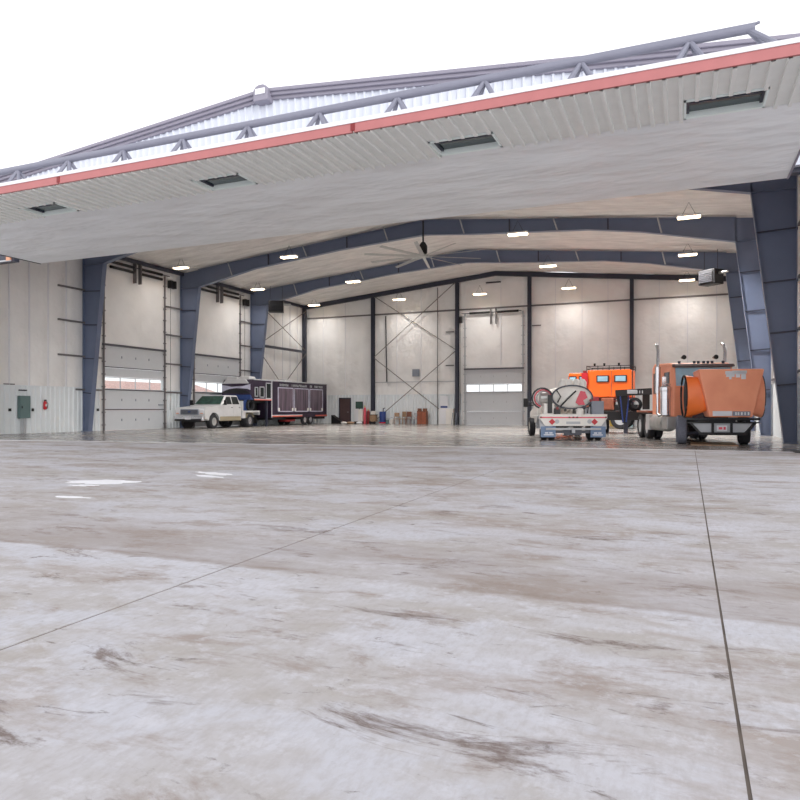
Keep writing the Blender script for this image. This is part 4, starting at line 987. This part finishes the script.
# tipped hood: its top faces forward
hy = 1.0
h = MB(); hexv = [(-.72, .98), (.72, .98), (1.1, 2.66), (-1.1, 2.66)]
vs = [(x, hy+.1 if z < 1.5 else hy+.12, z) for x, z in hexv]+[(x*.98, hy-.75, z) for x, z in [(-.66, .98), (.66, .98), (1.06, 2.6), (-1.06, 2.6)]]
hood = MB().add(vs, [(0, 1, 2, 3), (0, 4, 5, 1), (1, 5, 6, 2), (2, 6, 7, 3), (3, 7, 4, 0), (7, 6, 5, 4)]).build('hood', 'orange', t, bevel=.05); hood.location.x = -.27
for x0, x1, z0, z1 in ((-.33, .33, 2.52, 2.6), (-.33, -.2, 2.36, 2.52), (-.1, .04, 2.38, 2.52), (.12, .34, 2.40, 2.52), (-.3, -.26, 2.3, 2.4), (.2, .26, 2.3, 2.4)):
    pass
em = MB()
for x0, x1, z0, z1 in ((-.35, .33, 2.47, 2.58), (-.35, -.2, 2.3, 2.5), (-.16, -.02, 2.36, 2.5), (.02, .3, 2.38, 2.5), (.12, .2, 2.3, 2.4), (-.38, .1, 2.5, 2.6)):
    em.box(x0-.12, x1-.12, hy+.1, hy+.135, z0, z1)
em.build('hood_emblem', 'trim', hood)
em = MB(); em.box(-.02, .62, hy+.08, hy+.125, 1.03, 1.2)
MB().box(-.62, -.04, hy+.08, hy+.12, 1.03, 1.19).build('hood_label', 'grey', hood)
rnd = random.Random(11); xx = -.58
while xx < -.1:
    em.box(xx, xx+.05, hy+.09, hy+.135, 1.06, 1.16); xx += rnd.choice((.08, .11))
em.build('hood_lettering', 'trim', hood)
for sx in (-1, 1):     # fenders: curved crown flaring from the hood out to the round wheel opening
    m = MB(); rg = []
    N_ = 20
    for (xo, rr, yo, zo, ry) in ((.66, .55, hy-.1, 1.75, .10), (.80, .62, hy-.2, 1.75, .16), (.98, .68, hy-.30, 1.73, .26), (1.15, .73, hy-.38, 1.72, .34), (1.28, .745, hy-.42, 1.72, .38), (1.3, .70, hy-.46, 1.72, .34)):
        rg.append([(sx*xo, yo+ry*math.cos(a_), zo+rr*math.sin(a_)) for a_ in [-PI/2-.35+(PI+.7)*k/N_ for k in range(N_+1)]])
    vs = [p for r_ in rg for p in r_]; k1 = N_+1
    m.add(vs, [(i*k1+k, i*k1+k+1, (i+1)*k1+k+1, (i+1)*k1+k) for i in range(len(rg)-1) for k in range(N_)])
    fe = m.build('fender', 'orange3' if sx > 0 else 'orange', t, smooth=True)
    fe.location.x = -.16
    so = fe.modifiers.new('s', 'SOLIDIFY'); so.thickness = .03
    MB().tube([(sx*1.3, hy-.46+.36*math.cos(a_), 1.72+.73*math.sin(a_)) for a_ in [2*PI*k/28 for k in range(29)]], .035, 8).build('fender_lip', 'black', fe)
    MB().lathe([(.01, 0), (1, 0), (1, .02), (.01, .02)], (0, 0, 0), 'x', 28).build('wheel_well', 'black', fe)
    ww = fe.children[-1]; ww.scale = (sx, .33, .68); ww.location = (sx*1.2, hy-.46, 1.72)
# bumper frame
bp_ = MB()
bp_.bar((-1.22, hy+.05, .92), (1.22, hy+.05, .92), .12, .08).bar((-1.1, hy+.05, .82), (-.75, hy+.1, .42), .08, .07).bar((1.1, hy+.05, .82), (.75, hy+.1, .42), .08, .07).bar((-.8, hy+.1, .4), (.8, hy+.1, .4), .1, .08).bar((-1.2, hy+.05, .8), (1.2, hy+.05, .8), .08, .05)
for x in (-.28, .34): bp_.bar((x, hy+.08, .4), (x, hy+.08, .8), .07, .07)
bu = bp_.build('front_bumper', 'black', t)
MB().prism([(-1.0, .78), (1.0, .78), (.72, .46), (-.72, .46)], hy, hy+.04, 'y').build('bumper_panel', 'ltgrey', bu)
lp = MB().box(-.14, .2, hy+.06, hy+.08, .5, .7).build('licence_plate', 'trim', bu)
MB().box(-.09, -.02, hy+.08, hy+.085, .55, .65).box(.02, .14, hy+.08, hy+.085, .56, .64).build('plate_characters', 'pink', bu)
MB().bar((-1.0, .1, .4), (1.0, .1, .4), .12, .1).bar((-.8, .9, .85), (-.5, 0, .4), .06, .06).bar((.8, .9, .85), (.5, 0, .4), .06, .06).build('front_axle', 'steel_dk', t)
MB().box(-.5, .5, -1.6, .1, .0, .03).build('floor_reflection', 'wood2', None); dt = COL.objects['floor_reflection']; dt.location = (1.0, 28.0, 0); tag(dt, 'thin tan sheet imitating the floor reflection under the orange semi tractor', 'board')  # flat tan sheet stands in for the reddish reflection on the floor
dt.scale = (1.5, 1.3, 1)

# ---------------------------------------------------------------- what shows through the door windows
t = thing('neighbour_building', 'low brick building outside, seen through the left door windows', 'building', (-75, 85, 0))
MB().box(-4, 4, -14, 6, 0, 3.8).build('wall', 'brick', t); MB().prism([(-5, 3.8), (5, 3.8), (0, 5.3)], -14.5, 6.5, 'y').build('roof', 'brick', t)

# ---------------------------------------------------------------- light
w = bpy.data.worlds.new('overcast'); sc.world = w; w.use_nodes = True; nt = w.node_tree; bg = nt.nodes['Background']
tcn = nt.nodes.new('ShaderNodeTexCoord'); sx_ = nt.nodes.new('ShaderNodeSeparateXYZ'); rp_ = nt.nodes.new('ShaderNodeValToRGB')
nz = nt.nodes.new('ShaderNodeTexNoise'); nz.inputs['Scale'].default_value = 2.2; nz.inputs['Detail'].default_value = 5
nt.links.new(tcn.outputs['Generated'], sx_.inputs[0]); nt.links.new(sx_.outputs[2], rp_.inputs[0])
nt.links.new(tcn.outputs['Generated'], nz.inputs['Vector'])
e = rp_.color_ramp.elements; e[0].position = 0; e[0].color = (1.3, 1.31, 1.34, 1); e[1].position = 1; e[1].color = (.5, .51, .54, 1)
q = e.new(.5); q.color = (1.08, 1.08, 1.1, 1)
mx = nt.nodes.new('ShaderNodeMix'); mx.data_type = 'RGBA'; mx.blend_type = 'MULTIPLY'; mx.inputs[0].default_value = 1
r2 = nt.nodes.new('ShaderNodeValToRGB'); r2.color_ramp.elements[0].position = .35; r2.color_ramp.elements[0].color = (.93, .93, .95, 1); r2.color_ramp.elements[1].position = .6
nt.links.new(nz.outputs['Fac'], r2.inputs[0]); nt.links.new(rp_.outputs[0], mx.inputs[6]); nt.links.new(r2.outputs[0], mx.inputs[7])
nt.links.new(mx.outputs[2], bg.inputs[0]); bg.inputs[1].default_value = 1.0
s = bpy.data.lights.new('sun', 'SUN'); s.energy = 1.5; s.angle = math.radians(50); s.color = (1, .98, .95)
so = bpy.data.objects.new('sun', s); COL.objects.link(so); so.rotation_euler = Vector((-.76, .62, -.2)).to_track_quat('-Z', 'Y').to_euler()
so.location = (0, -10, 20)

# ---------------------------------------------------------------- camera
cam = bpy.data.cameras.new('camera'); co = bpy.data.objects.new('camera', cam); COL.objects.link(co)
F = 679.6; cam.sensor_width = 36; cam.lens = F*36/800; cam.shift_y = 9/800; cam.clip_end = 500; cam.clip_start = .05
co.location = (0, 0, 1.27); co.rotation_euler = (PI/2, 0, math.atan(283/F)); sc.camera = co
sc.view_settings.view_transform = 'Standard'; sc.view_settings.look = 'None'; sc.view_settings.gamma = 1; sc.view_settings.exposure = .4
sc.cycles.max_bounces = 10; sc.cycles.diffuse_bounces = 6
